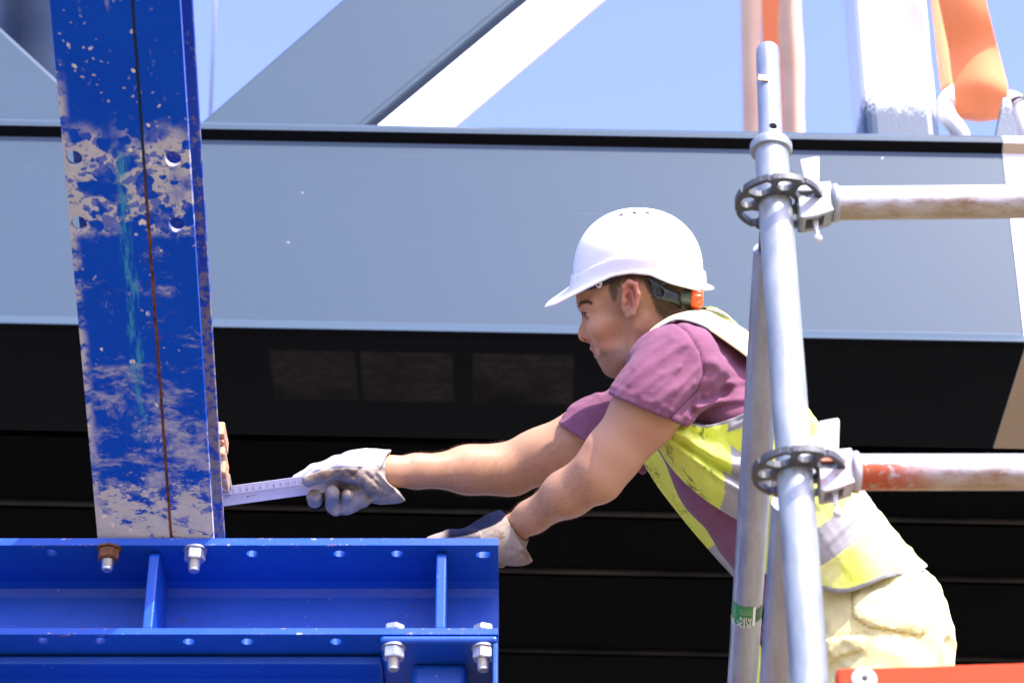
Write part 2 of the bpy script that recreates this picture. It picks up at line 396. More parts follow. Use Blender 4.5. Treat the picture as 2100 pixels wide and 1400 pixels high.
def skin():
    n = NT('tanned_skin', .5, spec=.28); o = n.obj()
    c = n.mix(n.noise(o, 30, 5, .6), (.44, .232, .130), (.53, .292, .170))
    c = n.mix(n.ma('MULTIPLY', n.ss(n.noise(o, 14, 3), .5, .75), .35), c, (.46, .17, .115))
    fr = n.ma('MULTIPLY', n.ss(n.vor(o, 95), .17, .10), n.ss(n.noise(o, 12, 2), .56, .62))
    c = n.mix(n.ma('MULTIPLY', fr, .18), c, (.20, .09, .05))
    c = n.mix(n.ma('MULTIPLY', n.attr('blush'), .7), c, (.50, .13, .10))
    stub = n.ma('MULTIPLY', n.attr('stubble'), n.ss(n.noise(o, 620, 3, .8), .30, .62, .25, 1.0))
    c = n.mix(n.ma('MULTIPLY', stub, .78), c, (.095, .062, .046))
    fuzz = n.ma('MULTIPLY', n.attr('armhair'), n.ss(n.noise(n.mp(o, (1, .45, 1), rot=(0, .6, 0)), 330, 3, .75), .52, .66))
    c = n.mix(n.ma('MULTIPLY', fuzz, .12), c, (.13, .07, .045))
    c = n.mix(n.attr('lip'), c, (.40, .135, .11))
    c = n.mix(n.ma('MULTIPLY', n.attr('scalp'), .9), c, (.075, .042, .026))
    n.color(c)
    n.set('Subsurface Weight', .12); n.p.inputs['Subsurface Radius'].default_value = (.012, .004, .002); n.p.inputs['Subsurface Scale'].default_value = .5
    b = n.bump(n.noise(o, 380, 3, .7), .16, .0008)
    return n.m
M['skin'] = skin()
M['hair'] = simple('short_brown_hair', (.15, .088, .042), .55, var=.5, sc=90)
M['brow'] = simple('dark_brow_hair', (.035, .020, .013), .6, var=.3, sc=90)
M['eye'] = None
def eye():
    n = NT('eye_surface', .15); n.color(n.mix(n.attr('iris'), (.40, .34, .31), (.03, .017, .011))); return n.m
M['eye'] = eye()
def cloth(name, a, b, sc=20, weave=900, rough=.85, stain=None, stain_amt=.5):
    n = NT(name, rough, spec=.06); o = n.obj()
    c = n.mix(n.noise(o, sc, 6, .65), a, b)
    c = n.mix(n.ma('MULTIPLY', n.noise(o, weave * .45, 2, .8), .22), c, tuple(x * .5 for x in a))
    if stain:
        st = n.ma('MULTIPLY', n.ss(n.noise(n.vadd(o, n.noise(o, 20, 2, color=True), .05), 24, 6, .75), .53, .66), n.ss(n.noise(o, 7, 2), .36, .52))
        c = n.mix(n.ma('MULTIPLY', st, stain_amt), c, stain)
    n._c = c; n.color(c)
    n._b = n.bump(n.noise(o, weave, 2, .7), .25, .0006)
    n.set('Sheen Weight', .06)
    return n
def shirt_mat():
    n = cloth('mauve_cotton_jersey', (.180, .066, .112), (.260, .108, .168), 40, 700)
    n.color(n.mix(n.attr('seam'), n._c, (.085, .025, .06)))
    o = n.obj()
    n.bump(n.noise(n.mp(o, (1, 1, 2.4), rot=(0, -.8, 0)), 20, 2, .45), .30, .008, n._b)
    return n.m
M['shirt'] = shirt_mat()
def vest_mat():
    n = cloth('hi_vis_yellow_vest_cloth', (.64, .74, .07), (.80, .86, .17), 16, 800, .8, (.085, .14, .04), .85)
    o = n.obj()
    n._c = n.mix(n.attr('sunlit_cream'), n._c, (.80, .79, .38))
    c = n.mix(n.attr('band'), n._c, n.mix(n.noise(o, 30, 5, .7), (.26, .255, .26), (.44, .435, .435)))
    c = n.mix(n.attr('piping'), c, (.27, .27, .27))
    n.color(c); n.bump(n.noise(o, 26, 3, .5, .8), .35, .006, n._b)
    return n.m
M['vest'] = vest_mat()
def trouser_mat():
    n = cloth('faded_yellow_work_trousers', (.72, .64, .27), (.82, .77, .40), 18, 700, .85, (.50, .34, .12), .35)
    n.color(n.mix(n.attr('seam'), n._c, (.42, .30, .06)))
    n.bump(n.noise(n.obj(), 15, 4, .5, 1.0), .4, .008, n._b)
    return n.m
M['trousers'] = trouser_mat()
def glove_mat():
    n = cloth('pale_leather_work_glove', (.25, .205, .155), (.42, .375, .325), 30, 500, .75, (.12, .07, .035), .8)
    n._c = n.mix(n.ma('MULTIPLY', n.attr('dirt'), n.ss(n.noise(n.obj(), 45, 5, .7), .3, .62)), n._c, (.15, .09, .045))  # dirt holds stains and also the shade painted between the glove fingers
    n.color(n.mix(n.attr('navy'), n.mix(n.attr('lit_pale'), n._c, (.46, .47, .49)), (.003, .005, .021)))
    n.set('Sheen Weight', 0.0)
    n.bump(n.noise(n.obj(), 60, 4, .6, .8), .4, .003, n._b)
    return n.m
M['glove'] = glove_mat()
M['boot'] = simple('brown_leather_boot', (.10, .06, .035), .6)
def sling_mat():
    n = NT('orange_polyester_webbing', .75, spec=.25); o = n.obj(); x, y, z = n.sep(o)
    rib = n.ma('SINE', n.ma('MULTIPLY', n.ma('ADD', x, n.ma('MULTIPLY', y, .0)), 1150))
    c = n.mix(n.noise(o, 14, 5), (.90, .25, .085), (.95, .32, .13))
    c = n.mix(n.ma('MULTIPLY', n.ss(rib, -.2, -.9), .25), c, (.42, .07, .01))
    n.color(c); n.bump(rib, .3, .001); n.set('Sheen Weight', .8); n.p.inputs['Sheen Roughness'].default_value = .4; return n.m
M['sling'] = sling_mat()
M['sling_lit'] = simple('sunlit pale webbing'.replace(' ', '_'), (.95, .58, .40), .8, var=.25, sc=7)  # sunlit blow-out of the far sling painted as pale webbing
M['shackle'] = simple('white_galvanised_shackle', (.72, .72, .70), .45, .1, var=.12, sc=26, bmp=.1)
M['red'] = None
def red():
    n = NT('scuffed_red_board_paint', .55, spec=.15); o = n.obj()
    c = n.mix(n.noise(n.mp(o, (.5, 1, 3)), 12, 5), (.46, .034, .005), (.56, .052, .010))
    c = n.mix(n.ma('MULTIPLY', n.ss(n.noise(n.mp(o, (.6, 1, 2.5)), 22, 6, .75), .64, .74), .35), c, (.55, .14, .09)); n.color(c); return n.m
M['red'] = red()
M['plank'] = simple('scaffold_plank_wood', (.30, .21, .12), .8, var=.3, sc=12)
M['sticker'] = simple('green_sticker_film', (.025, .22, .055), .4)
M['sticker_white'] = simple('white_sticker_film', (.74, .74, .70), .4)
M['sticker_dark'] = simple('dark_green_sticker_film', (.006, .07, .03), .4)
M['tape'] = simple('yellow_tape', (.70, .50, .20), .6)
M['navy_post'] = mottled('weathered_navy_paint', (.010, .030, .085), (.030, .055, .10), 6, .3, .7, .5)
M['cable'] = simple('pale_steel_rope', (.62, .72, .90), .5)
def ground_mat():
    n = NT('muddy_grass_ground', .9); o = n.obj()
    g = n.ss(n.noise(o, .25, 5), .50, .66)
    n.color(n.mix(g, n.mix(n.noise(o, 3, 6), (.125, .108, .085), (.185, .160, .125)), n.mix(n.noise(o, 6, 5), (.045, .072, .02), (.075, .11, .03))))
    n.bump(n.noise(o, 4, 6), .5, .05); return n.m
M['ground'] = ground_mat()

# ================================================================== SETTING
mesh_obj('ground', [(-600, -600, 0), (600, -600, 0), (600, 600, 0), (-600, 600, 0)], [(0, 1, 2, 3)], M['ground'], None, False)['kind'] = 'structure'

# ------------------------------------------------------------------ steel bridge (girder + deck + truss members)
Yg = 4.3
piv = Vector((0, Yg, 4.8)); tilt = math.radians(1.27)
bridge = empty('steel_bridge', piv, 'grey blue steel truss bridge filling the background, with a black underside', 'bridge')
bridge.rotation_euler = (0, tilt, 0)
BR = Euler((0, tilt, 0)).to_matrix()
def bl(px, py, dy=0.0):                           # photo pixel -> bridge-local point on the plane y = Yg + dy
    return BR.inverted() @ (aty(px, py, Yg + dy) - piv)
def bpart(name, bm, mat, smooth=False, auto=None):
    o = bm_obj(name, bm, mat, None, smooth, auto); o.parent = bridge; return o
XM = 1050
zt, z1, z2, z3, z4, z5 = (bl(XM, p).z for p in (267, 278, 297, 305, 679, 695))
yb = (atz(XM, 901, bl(XM, 695).z + piv.z) - piv).y           # back edge of the underside
XJ = bl(2064, 300).x                                         # paint joint
XJ = (bl(2060, 300).x + bl(2092, 700).x) / 2
FX = Matrix(((0, 0, 1), (1, 0, 0), (0, 1, 0)))               # prism frame: a->y, b->z, extruded along x
def chord_profile():
    r = .012
    return [(0, z2 - .001), (-.021, z2 + .013), (-.021, z1 + .001), (-.010, zt), (.03, zt + .004), (yb, zt + .004), (yb, z5),
            (.004, z5), (-.020, z5 + .001), (-.0215, z5 + .006), (0, z5 + .036)]
def chord(name, x0, x1, mats):
    prof = chord_profile()
    bm = bmesh.new(); add_prism(bm, prof, FX, (x0, 0, 0), x1 - x0)
    bmesh.ops.recalc_face_normals(bm, faces=bm.faces)
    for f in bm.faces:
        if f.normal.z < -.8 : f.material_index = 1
    o = bpart(name, bm, mats); bevel(o, .0025, 3, 25); return o
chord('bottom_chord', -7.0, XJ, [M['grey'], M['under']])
M['tan'] = simple('tan_primer_underside', (.50, .38, .26), .55, var=.05, sc=8)
pale = chord('joint_section', XJ + .0005, XJ + 2.5, [M['pale'], M['tan']]); pale['label'] = 'pale unpainted joint section of the girder'

# deck behind the chord: trough ribs under a slab, everything black and in shade
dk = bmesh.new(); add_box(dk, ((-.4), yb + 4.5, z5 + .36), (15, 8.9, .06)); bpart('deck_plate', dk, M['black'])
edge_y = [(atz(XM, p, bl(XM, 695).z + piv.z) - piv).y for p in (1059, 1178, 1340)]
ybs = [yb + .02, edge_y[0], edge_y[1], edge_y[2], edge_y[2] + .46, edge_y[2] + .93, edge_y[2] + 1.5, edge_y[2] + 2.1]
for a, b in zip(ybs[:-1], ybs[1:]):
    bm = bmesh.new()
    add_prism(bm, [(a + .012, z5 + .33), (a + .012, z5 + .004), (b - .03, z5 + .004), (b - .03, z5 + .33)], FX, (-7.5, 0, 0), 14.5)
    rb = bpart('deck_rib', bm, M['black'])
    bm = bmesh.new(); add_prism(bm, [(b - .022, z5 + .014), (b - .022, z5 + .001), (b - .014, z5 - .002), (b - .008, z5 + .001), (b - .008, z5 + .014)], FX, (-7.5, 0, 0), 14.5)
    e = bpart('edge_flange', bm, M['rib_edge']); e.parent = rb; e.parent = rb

# diagonals
def slab(name, pts_front, dy0, depth, mat, bev=.004):
    """prism with a 4-corner outline on the plane y=dy0 (bridge-local x,z), going back by depth"""
    fr = Matrix(((1, 0, 0), (0, 0, 1), (0, 1, 0)))
    bm = bmesh.new(); add_prism(bm, [(p.x, p.z) for p in pts_front], fr, (0, dy0, 0), depth)
    o = bpart(name, bm, mat); bevel(o, bev, 2); return o
def ext(p, q, t): return p + (q - p) * t
def band(l0, l1, r0, r1, dy, up=2.6, dn=-.25):
    a, b, c, d = bl(*l0, dy), bl(*l1, dy), bl(*r0, dy), bl(*r1, dy)
    return [ext(a, b, dn), ext(a, b, up), ext(c, d, up), ext(c, d, dn)]
ZC = zt + .002
def clipz(pts, z):
    # pull the two foot corners up to the chord's top
    a, b, c, d = pts
    a = a + (b - a) * ((z - a.z) / (b.z - a.z)); d = d + (c - d) * ((z - d.z) / (c.z - d.z)); return [a, b, c, d]
dg = slab('diagonal', clipz(band((412, 247), (697, 0), (742, 258), (1052, 0), .03), ZC), .03, .18, M['grey'], .012)
lip = band((738, 258), (1048, 0), (752, 258), (1062, 0), .018)
d2 = slab('diagonal', clipz(band((770, 258), (1081, 0), (928, 264), (1239, 0), .035), ZC), .035, .016, M['glare_white'])  # added member, white colour stands in for a glaring diagonal face
d2['label'] = 'added white member beside the grey diagonal, standing in for a glaring face'
bm = bmesh.new()
fr = Matrix(((1, 0, 0), (0, 0, 1), (0, 1, 0)))
q = clipz(band((734, 258), (1044, 0), (746, 258), (1056, 0), .024), ZC)
add_prism(bm, [(p.x, p.z) for p in q], fr, (0, .024, 0), .014)
e = bpart('edge_flange', bm, M['grey']); e.parent = dg; bevel(e, .003)
dl = slab('diagonal', clipz(list(reversed(band((-400, 250), (-700, 0), (178, 215), (0, 52), .03, up=3.0, dn=-.6))), ZC), .03, .18, M['grey'], .012)

# vertical post, the glare on its face painted white
pc0, pc1 = bl(1778, 284, .03), bl(1936, 288, .03)
pt0, pt1 = bl(1757, -10, .03), bl(1926, -10, .03)
bm = bmesh.new()
def hexpost(bm, a0, a1, h, dep):
    w = a1 - a0
    for (x0, x1, y0, y1) in ((a0, a1, .05, .05 + dep),): add_box(bm, ((x0 + x1) / 2, (y0 + y1) / 2, h / 2 + ZC - .002), (x1 - x0, y1 - y0, h))
w0 = (pc1.x - pc0.x)
hexpost(bm, pc0.x, pc1.x, 2.2, .2)
bmesh.ops.translate(bm, vec=(0, 0, -ZC), verts=bm.verts)
po = bpart('vertical_post', bm, M['glare_fade']); po.location = (0, 0, ZC); bevel(po, .03, 4)
# lifting lug
lc = [bl(2024, 292, .03), bl(2046, 200, .03), bl(2072, 198, .03), bl(2096, 292, .03)]
bm = bmesh.new()
fr2 = Matrix(((1, 0, 0), (0, 0, 1), (0, 1, 0)))
add_prism(bm, [(lc[0].x + .012, 0), (lc[1].x + .012, lc[1].z - ZC), (lc[2].x, lc[2].z - ZC), (lc[3].x, 0)], fr2, (0, .03, 0), .03)
lug = bpart('lifting_lug', bm, M['glare_fade']); lug.location = (0, 0, ZC); bevel(lug, .003)
bpy.context.view_layer.update()

# ------------------------------------------------------------------ blue beams and column
Yb = 3.4554
bz_t, bz_f = aty(500, 1103, Yb).z, aty(500, 1117.5, Yb).z
Yw = atz(500, 1203, bz_f).y
bz_2, bz_3 = aty(500, 1287, Yb).z, aty(500, 1300, Yb).z
XE = aty(1022, 1110, Yb).x
fw = Yw - Yb                                               # half flange
def ibeam(bm, x0, x1, zt_, zf_, z2_, z3_, y0, yw, tw=.012, fil=.020):
    yb_ = yw + tw + (yw - y0)
    k = fil
    pr = [(y0, zt_), (y0, zf_), (yw - k, zf_), (yw - .3 * k, zf_ - .3 * k), (yw, zf_ - k), (yw, z2_ + k), (yw - k, z2_), (y0, z2_), (y0, z3_),
          (yb_, z3_), (yb_, z2_), (yw + tw, z2_), (yw + tw, zf_), (yb_, zf_), (yb_, zt_)]
    add_prism(bm, pr, FX, (x0, 0, 0), x1 - x0)
beam = empty('blue_beam', ((XE - 1.3) , Yw, bz_3), 'upper blue steel beam under the leaning column, with bolt holes along its flanges', 'steel beam')
bm = bmesh.new(); ibeam(bm, -2.6, XE, bz_t, bz_f, bz_2, bz_3, Yb, Yw)
ib = bm_obj('beam_section', bm, M['blue'])
cut = []
HT = [(104, 1133), (518, 1135), (697, 1135), (815, 1135)]
for h in HT: cut.append(cyl_cutter(atz(*h, bz_f), (0, 0, 1), .0105, .03))
cut.append(cyl_cutter(atz(993, 1137, bz_f), (0, 0, 1), .0105, .03, (1.3, 1, 1)))
HL = [(88, 1313), (206, 1313), (388, 1315), (508, 1315), (690, 1315)]
for h in HL: cut.append(cyl_cutter(atz(*h, bz_3), (0, 0, 1), .0105, .03))
bool_cut(ib, cut); setpar(ib, beam); bevel(ib, .0025, 2, 40)
def stiff(px0, px1):
    x0, x1 = aty(px0, 1200, Yb).x, aty(px1, 1200, Yb).x
    bm = bmesh.new(); yy = Yb + .012
    add_prism(bm, [(yy, bz_f - .012), (yy + .012, bz_f), (Yw, bz_f), (Yw, bz_2), (yy + .006, bz_2), (yy, bz_2 + .006)], FX, (x0, 0, 0), x1 - x0)
    o = bm_obj('stiffener', bm, M['blue'], beam); bevel(o, .003)
stiff(297, 318); stiff(893, 914)

# bolt (built once, axis -z, flange face at z = 0)
def hexpoly(af): r = af / math.sqrt(3); return [(r * math.cos(PI / 6 + k * PI / 3), r * math.sin(PI / 6 + k * PI / 3)) for k in range(6)]
ID3 = Matrix.Identity(3)
def thread_profile(r, z0, z1, pitch=.0022):
    pr = [(0, z0)]; z = z0
    n = int((z0 - z1 - .002) / pitch)
    for i in range(n):
        pr += [(r, z0 - i * pitch - pitch * .25), (r * .9, z0 - i * pitch - pitch * .75)]
    pr += [(r * .9, z1 + .0015), (r * .78, z1), (0, z1)]
    return pr
bm = bmesh.new(); add_lathe(bm, thread_profile(.0098, .0, -.041), (0, 0, 0), (0, 0, 1), 20); ME_SHANK = bpy.data.meshes.new('bolt'); bmesh.ops.recalc_face_normals(bm, faces=bm.faces); bm.to_mesh(ME_SHANK); bm.free(); ME_SHANK.materials.append(M['zinc'])
bm = bmesh.new(); add_prism(bm, hexpoly(.031), ID3, (0, 0, 0), .018, -.0215)
bmesh.ops.bevel(bm, geom=[e for e in bm.edges], offset=.0012, segments=2, affect='EDGES')
ME_NUT = bpy.data.meshes.new('nut'); bmesh.ops.recalc_face_normals(bm, faces=bm.faces); bm.to_mesh(ME_NUT); bm.free(); ME_NUT.materials.append(M['zinc'])
bm = bmesh.new(); add_lathe(bm, [(0, 0), (.0195, 0), (.0195, -.0032), (0, -.0032)], (0, 0, 0), (0, 0, 1), 28); ME_WASH = bpy.data.meshes.new('washer'); bmesh.ops.recalc_face_normals(bm, faces=bm.faces); bm.to_mesh(ME_WASH); bm.free(); ME_WASH.materials.append(M['zinc'])
bm = bmesh.new(); add_prism(bm, hexpoly(.030), ID3, (0, 0, 0), .0105, .0); bmesh.ops.bevel(bm, geom=[e for e in bm.edges], offset=.0014, segments=2, affect='EDGES')
ME_HEAD = bpy.data.meshes.new('bolt_head'); bmesh.ops.recalc_face_normals(bm, faces=bm.faces); bm.to_mesh(ME_HEAD); bm.free(); ME_HEAD.materials.append(M['zinc'])
ME_NUT_R = ME_NUT.copy(); ME_NUT_R.materials.clear(); ME_NUT_R.materials.append(M['rust'])
ME_WASH_R = ME_WASH.copy(); ME_WASH_R.materials.clear(); ME_WASH_R.materials.append(M['rust'])
def put_bolt(parent, p, rusty=False, rz=0.0, head_z=None, label=None):
    b = bpy.data.objects.new('bolt', ME_SHANK); COL.objects.link(b); b.location = p; b.rotation_euler = (0, 0, rz); setpar(b, parent)
    if label: b['label'] = label
    for nm, me in (('nut', ME_NUT_R if rusty else ME_NUT), ('washer', ME_WASH_R if rusty else ME_WASH)):
        c = bpy.data.objects.new(nm, me); COL.objects.link(c); c.parent = b
    if head_z is not None:
        c = bpy.data.objects.new('bolt_head', ME_HEAD); COL.objects.link(c); c.location = (0, 0, head_z - p.z); c.parent = b
put_bolt(beam, atz(224, 1124, bz_f), True, .3, label='bolt with a rusty brown nut')
put_bolt(beam, atz(401, 1126, bz_f), False, .62)

# lower beam
beam2 = empty('blue_beam', (-1.2, Yw, bz_3 - .25), 'lower blue steel beam at the bottom left, partly hidden under the upper beam', 'steel beam')
y2 = atz(500, 1343, bz_3 - .004).y
bm = bmesh.new(); zz = bz_3 - .005
ibeam(bm, -2.6, aty(783, 1350, y2).x, zz, zz - .014, zz - .20, zz - .214, y2, y2 + .075)
o = bm_obj('beam_section', bm, M['blue'], beam2); bevel(o, .0025, 2, 40)

# prop head plate under the beam end
hp0, hp1 = aty(779, 1303, Yb - .004).x, aty(1021, 1303, Yb - .004).x
prop = empty('blue_prop', ((hp0 + hp1) / 2, Yw, bz_3 - .6), 'blue square prop with a bolted head plate under the beam end', 'prop')
bm = bmesh.new(); zp = bz_3 - .003
add_box(bm, ((hp0 + hp1) / 2, Yb - .004 + .145, zp - .006), (hp1 - hp0, .29, .012)); o = bm_obj('head_plate', bm, M['blue'], prop)
bevel(o, .006, 3)
def rust_edge():
    n = NT('blue_paint_with_rusty_edges', .4); o = n.obj()
    g = n.N.new('ShaderNodeNewGeometry')
    e = n.ss(n.ma('ADD', g.outputs['Pointiness'], n.ma('MULTIPLY', n.noise(o, 30, 5, .7), .12)), .585, .62)
    n.color(n.mix(e, n.mix(n.noise(o, 7, 4), (.004, .050, .41), (.009, .075, .50)), (.16, .06, .025))); n.bump(n.noise(o, 130, 3), .28, .0012); return n.m
bx0, bx1 = atz(842, 1362, zp - .03).x, atz(957, 1362, zp - .03).x
yq = atz(900, 1358, zp - .012).y
bm = bmesh.new(); add_box(bm, ((bx0 + bx1) / 2, yq + .06, zp - .012 - .6), (bx1 - bx0, .12, 1.2)); o = bm_obj('hollow_post', bm, M['blue'], prop); bevel(o, .010, 3)
bm = bmesh.new(); add_box(bm, (hp1 - .004, Yb + .12, zp - .012 - .25), (.008, .24, .5)); o = bm_obj('side_plate', bm, M['blue'], prop); bevel(o, .002)
for (px, py) in ((808, 1326), (991, 1327)):
    put_bolt(prop, atz(px, py, zp - .012), False, .2 if px < 900 else .9, head_z=bz_2 + .0005)

# column: an H section leaning towards the camera
cb = aty(320, 1104, Yb + .012); cb.z = bz_t + .0
ct = atd(235, 0, 3.52)
ax = (ct - cb); clen = ax.length; ax.normalize()
xw = (Vector((1, 0, 0)) - ax * ax.x).normalized()
xw = Matrix.Rotation(math.radians(-1.6), 3, ax) @ xw
zn = xw.cross(ax)                                           # out of the front face, to the camera
CR = Matrix((xw, ax, zn)).transposed()
colm = empty('blue_column', cb, 'dirt splashed blue steel column leaning out over the left of the beam', 'steel column')
CM = Matrix.Translation(cb) @ CR.to_4x4()
W2 = .0955; TF = .011; DP = .12
def cpart(name, bm, mat):
    o = bm_obj(name, bm, mat); o.matrix_world = CM; o.matrix_basis = CM; setpar(o, colm); return o
LEN = clen * 1.7
# front flange, foot cut level with the beam top
bm = bmesh.new()
cutz = lambda z: -0.0
add_prism(bm, [(-W2, -.2), (W2, -.2), (W2, LEN), (-W2, LEN)], ID3, (0, 0, 0), TF, -TF)
fl = bm_obj('front_flange', bm, M['column']); fl.matrix_basis = CM
hs = []
for (px, py) in ((152, 325), (355, 326), (162, 459), (362, 461)):
    # pixel onto the front face plane
    r = Vector(ray(px, py)); t = (cb - Vector(CAM)).dot(zn) / r.dot(zn); hs.append(Vector(CAM) + r * t)
cut = [cyl_cutter(h, zn, .0125, .04) for h in hs]
def foot_cutter():
    bm = bmesh.new(); add_box(bm, (cb.x, cb.y, bz_t - .5 + .001), (2, 2, 1)); return bm_obj('cutter', bm, None)
bool_cut(fl, cut + [foot_cutter()]); setpar(fl, colm); bevel(fl, .0025, 2, 40)
for nm, poly, z0, h, mt in (('web', [(.010, -.2), (.022, -.2), (.022, LEN), (.010, LEN)], -DP + TF + .0005, DP - 2 * TF - .001, 'column_side'),
                            ('back_flange', [(-W2 - .010, -.3), (W2, -.3), (W2, LEN), (-W2 - .010, LEN)], -DP, TF, 'column_side')):
    bm = bmesh.new(); add_prism(bm, poly, ID3, (0, 0, 0), h, z0)
    o = bm_obj(nm, bm, M[mt]); o.matrix_basis = CM; bool_cut(o, [foot_cutter()]); setpar(o, colm); bevel(o, .002, 2, 40)

# timber shims against the back of the column
tg = 'timber blocks stacked behind the column'
def block(y0, y1, x1, mat, label, wd=46, d=4.10):
    a, b = atd(x1 - wd, y0, d), atd(x1, y1, d)
    bm = bmesh.new()
    r = Matrix.Rotation(0, 3, 'X')
    c = (a + b) / 2; hgt = abs(a.z - b.z) * .985; wx = b.x - a.x
    add_box(bm, (c.x, c.y + .03, c.z), (wx, .07, hgt))
    o = bm_obj('timber_block', bm, mat); bevel(o, .004, 3)
    tag(o, label, 'timber block', tg); return o
block(860, 900, 461, M['wood'], 'topmost and tallest brown timber block behind the blue column')
block(901, 911, 460, M['wood'], 'thin brown timber shim right below the topmost block')
block(912, 939, 462, M['wood'], 'middle brown timber block behind the blue column')
block(940, 978, 464, M['wood'], 'lowest brown timber block, just above the white ruler')
block(967, 994, 472, M['wood_green'], 'green tinted timber block at the foot of the stack', 40, 4.16)

# ------------------------------------------------------------------ scaffold
Ys = 2.736
s_top, s_bot = aty(1581, 300, Ys), aty(1664, 1440, Ys)
sdir = (s_top - s_bot).normalized()
s_base = s_bot - sdir * 1.35
scaf = empty('scaffold', s_base, 'galvanised tube scaffold with pierced rosette discs in the right foreground', 'scaffold')
RT = .02415
bm = bmesh.new(); add_tube(bm, [s_base, s_top], RT, 40)
std = bm_obj('standard', bm, M['galv'], scaf, True, 40)
# spigot with a hole
sp_t = aty(1574, 97, Ys)
bm = bmesh.new(); up = (sp_t - s_top).normalized(); h = (sp_t - s_top).length
add_lathe(bm, [(0, 0), (.0175, 0), (.0175, h - .012), (.0165, h - .004), (.0135, h), (.011, h - .002), (.010, h - .03), (0, h - .03)], s_top, up, 36)
spg = bm_obj('spigot', bm, M['galv_brace'])
hole_p = aty(1586, 258, Ys - .0175)
bool_cut(spg, [cyl_cutter(hole_p, (0, 1, .3), .006, .02)]); spg.data.polygons.foreach_set('use_smooth', [True] * len(spg.data.polygons)); spg.data.set_sharp_from_angle(angle=math.radians(40)); setpar(spg, std)
bm = bmesh.new(); add_lathe(bm, [(RT - .003, -.012), (.0295, -.011), (.0305, -.006), (.0305, 0), (.027, .006), (.0175, .009), (.0165, 0)], s_top, up, 36)
o = bm_obj('collar', bm, M['galv'], std, True, 40)
bm = bmesh.new(); pz = aty(1566, 160, Ys - .0185); add_box(bm, pz, (.016, .002, .010), Matrix.Rotation(.15, 3, 'Y')); o = bm_obj('tape', bm, M['tape'], std)
# rosette
def rosette_mesh():
    bm = bmesh.new(); n = 96; t = .0048
    Ro, Ri = .0625, RT + .0002
    # outline with small notches, and 8 windows: build as polar grid with faces dropped
    nr = 9
    wins = [(k * PI / 4, .013 if k % 2 else .0095) for k in range(8)]
    add_lathe(bm, [(Ri, -t), (Ro, -t), (Ro, t), (Ri, t)], (0, 0, 0), (0, 0, 1), n, closed=True)
    o = bm_obj('rosette', bm, M['galv_dark'])
    cs = []
    for k in range(8):
        a = k * PI / 4 + .12
        b2 = bmesh.new()
        if k % 2 == 0:
            poly = [(.0445 + .0105 * math.cos(q) , .0118 * math.sin(q)) for q in [i * 2 * PI / 14 for i in range(14)]]
        else:
            poly = [(.0325, -.0075), (.038, -.0135), (.049, -.0180), (.0545, -.0150), (.0558, 0), (.0545, .0150), (.049, .0180), (.038, .0135), (.0325, .0075), (.0312, 0)]
        add_prism(b2, poly, Matrix.Rotation(a, 3, 'Z'), (0, 0, 0), .04, -.02); cs.append(bm_obj('cutter', b2, None))
        b2 = bmesh.new(); add_prism(b2, [(.0595, -.003), (.07, -.004), (.07, .004), (.0595, .003)], Matrix.Rotation(a + PI / 8, 3, 'Z'), (0, 0, 0), .04, -.02); cs.append(bm_obj('cutter', b2, None))
    bool_cut(o, cs); bevel(o, .0012, 2, 40)
    return o
ros = rosette_mesh()
r1, r2 = aty(1597, 415, Ys), aty(1638, 968, Ys)
RQ = sdir.to_track_quat('Z', 'Y').to_euler()
ros.location = r1; ros.rotation_euler = RQ; setpar(ros, std)
ros2 = ros.copy(); COL.objects.link(ros2); ros2.parent = None; ros2.matrix_parent_inverse = Matrix(); ros2.location = r2; setpar(ros2, std)

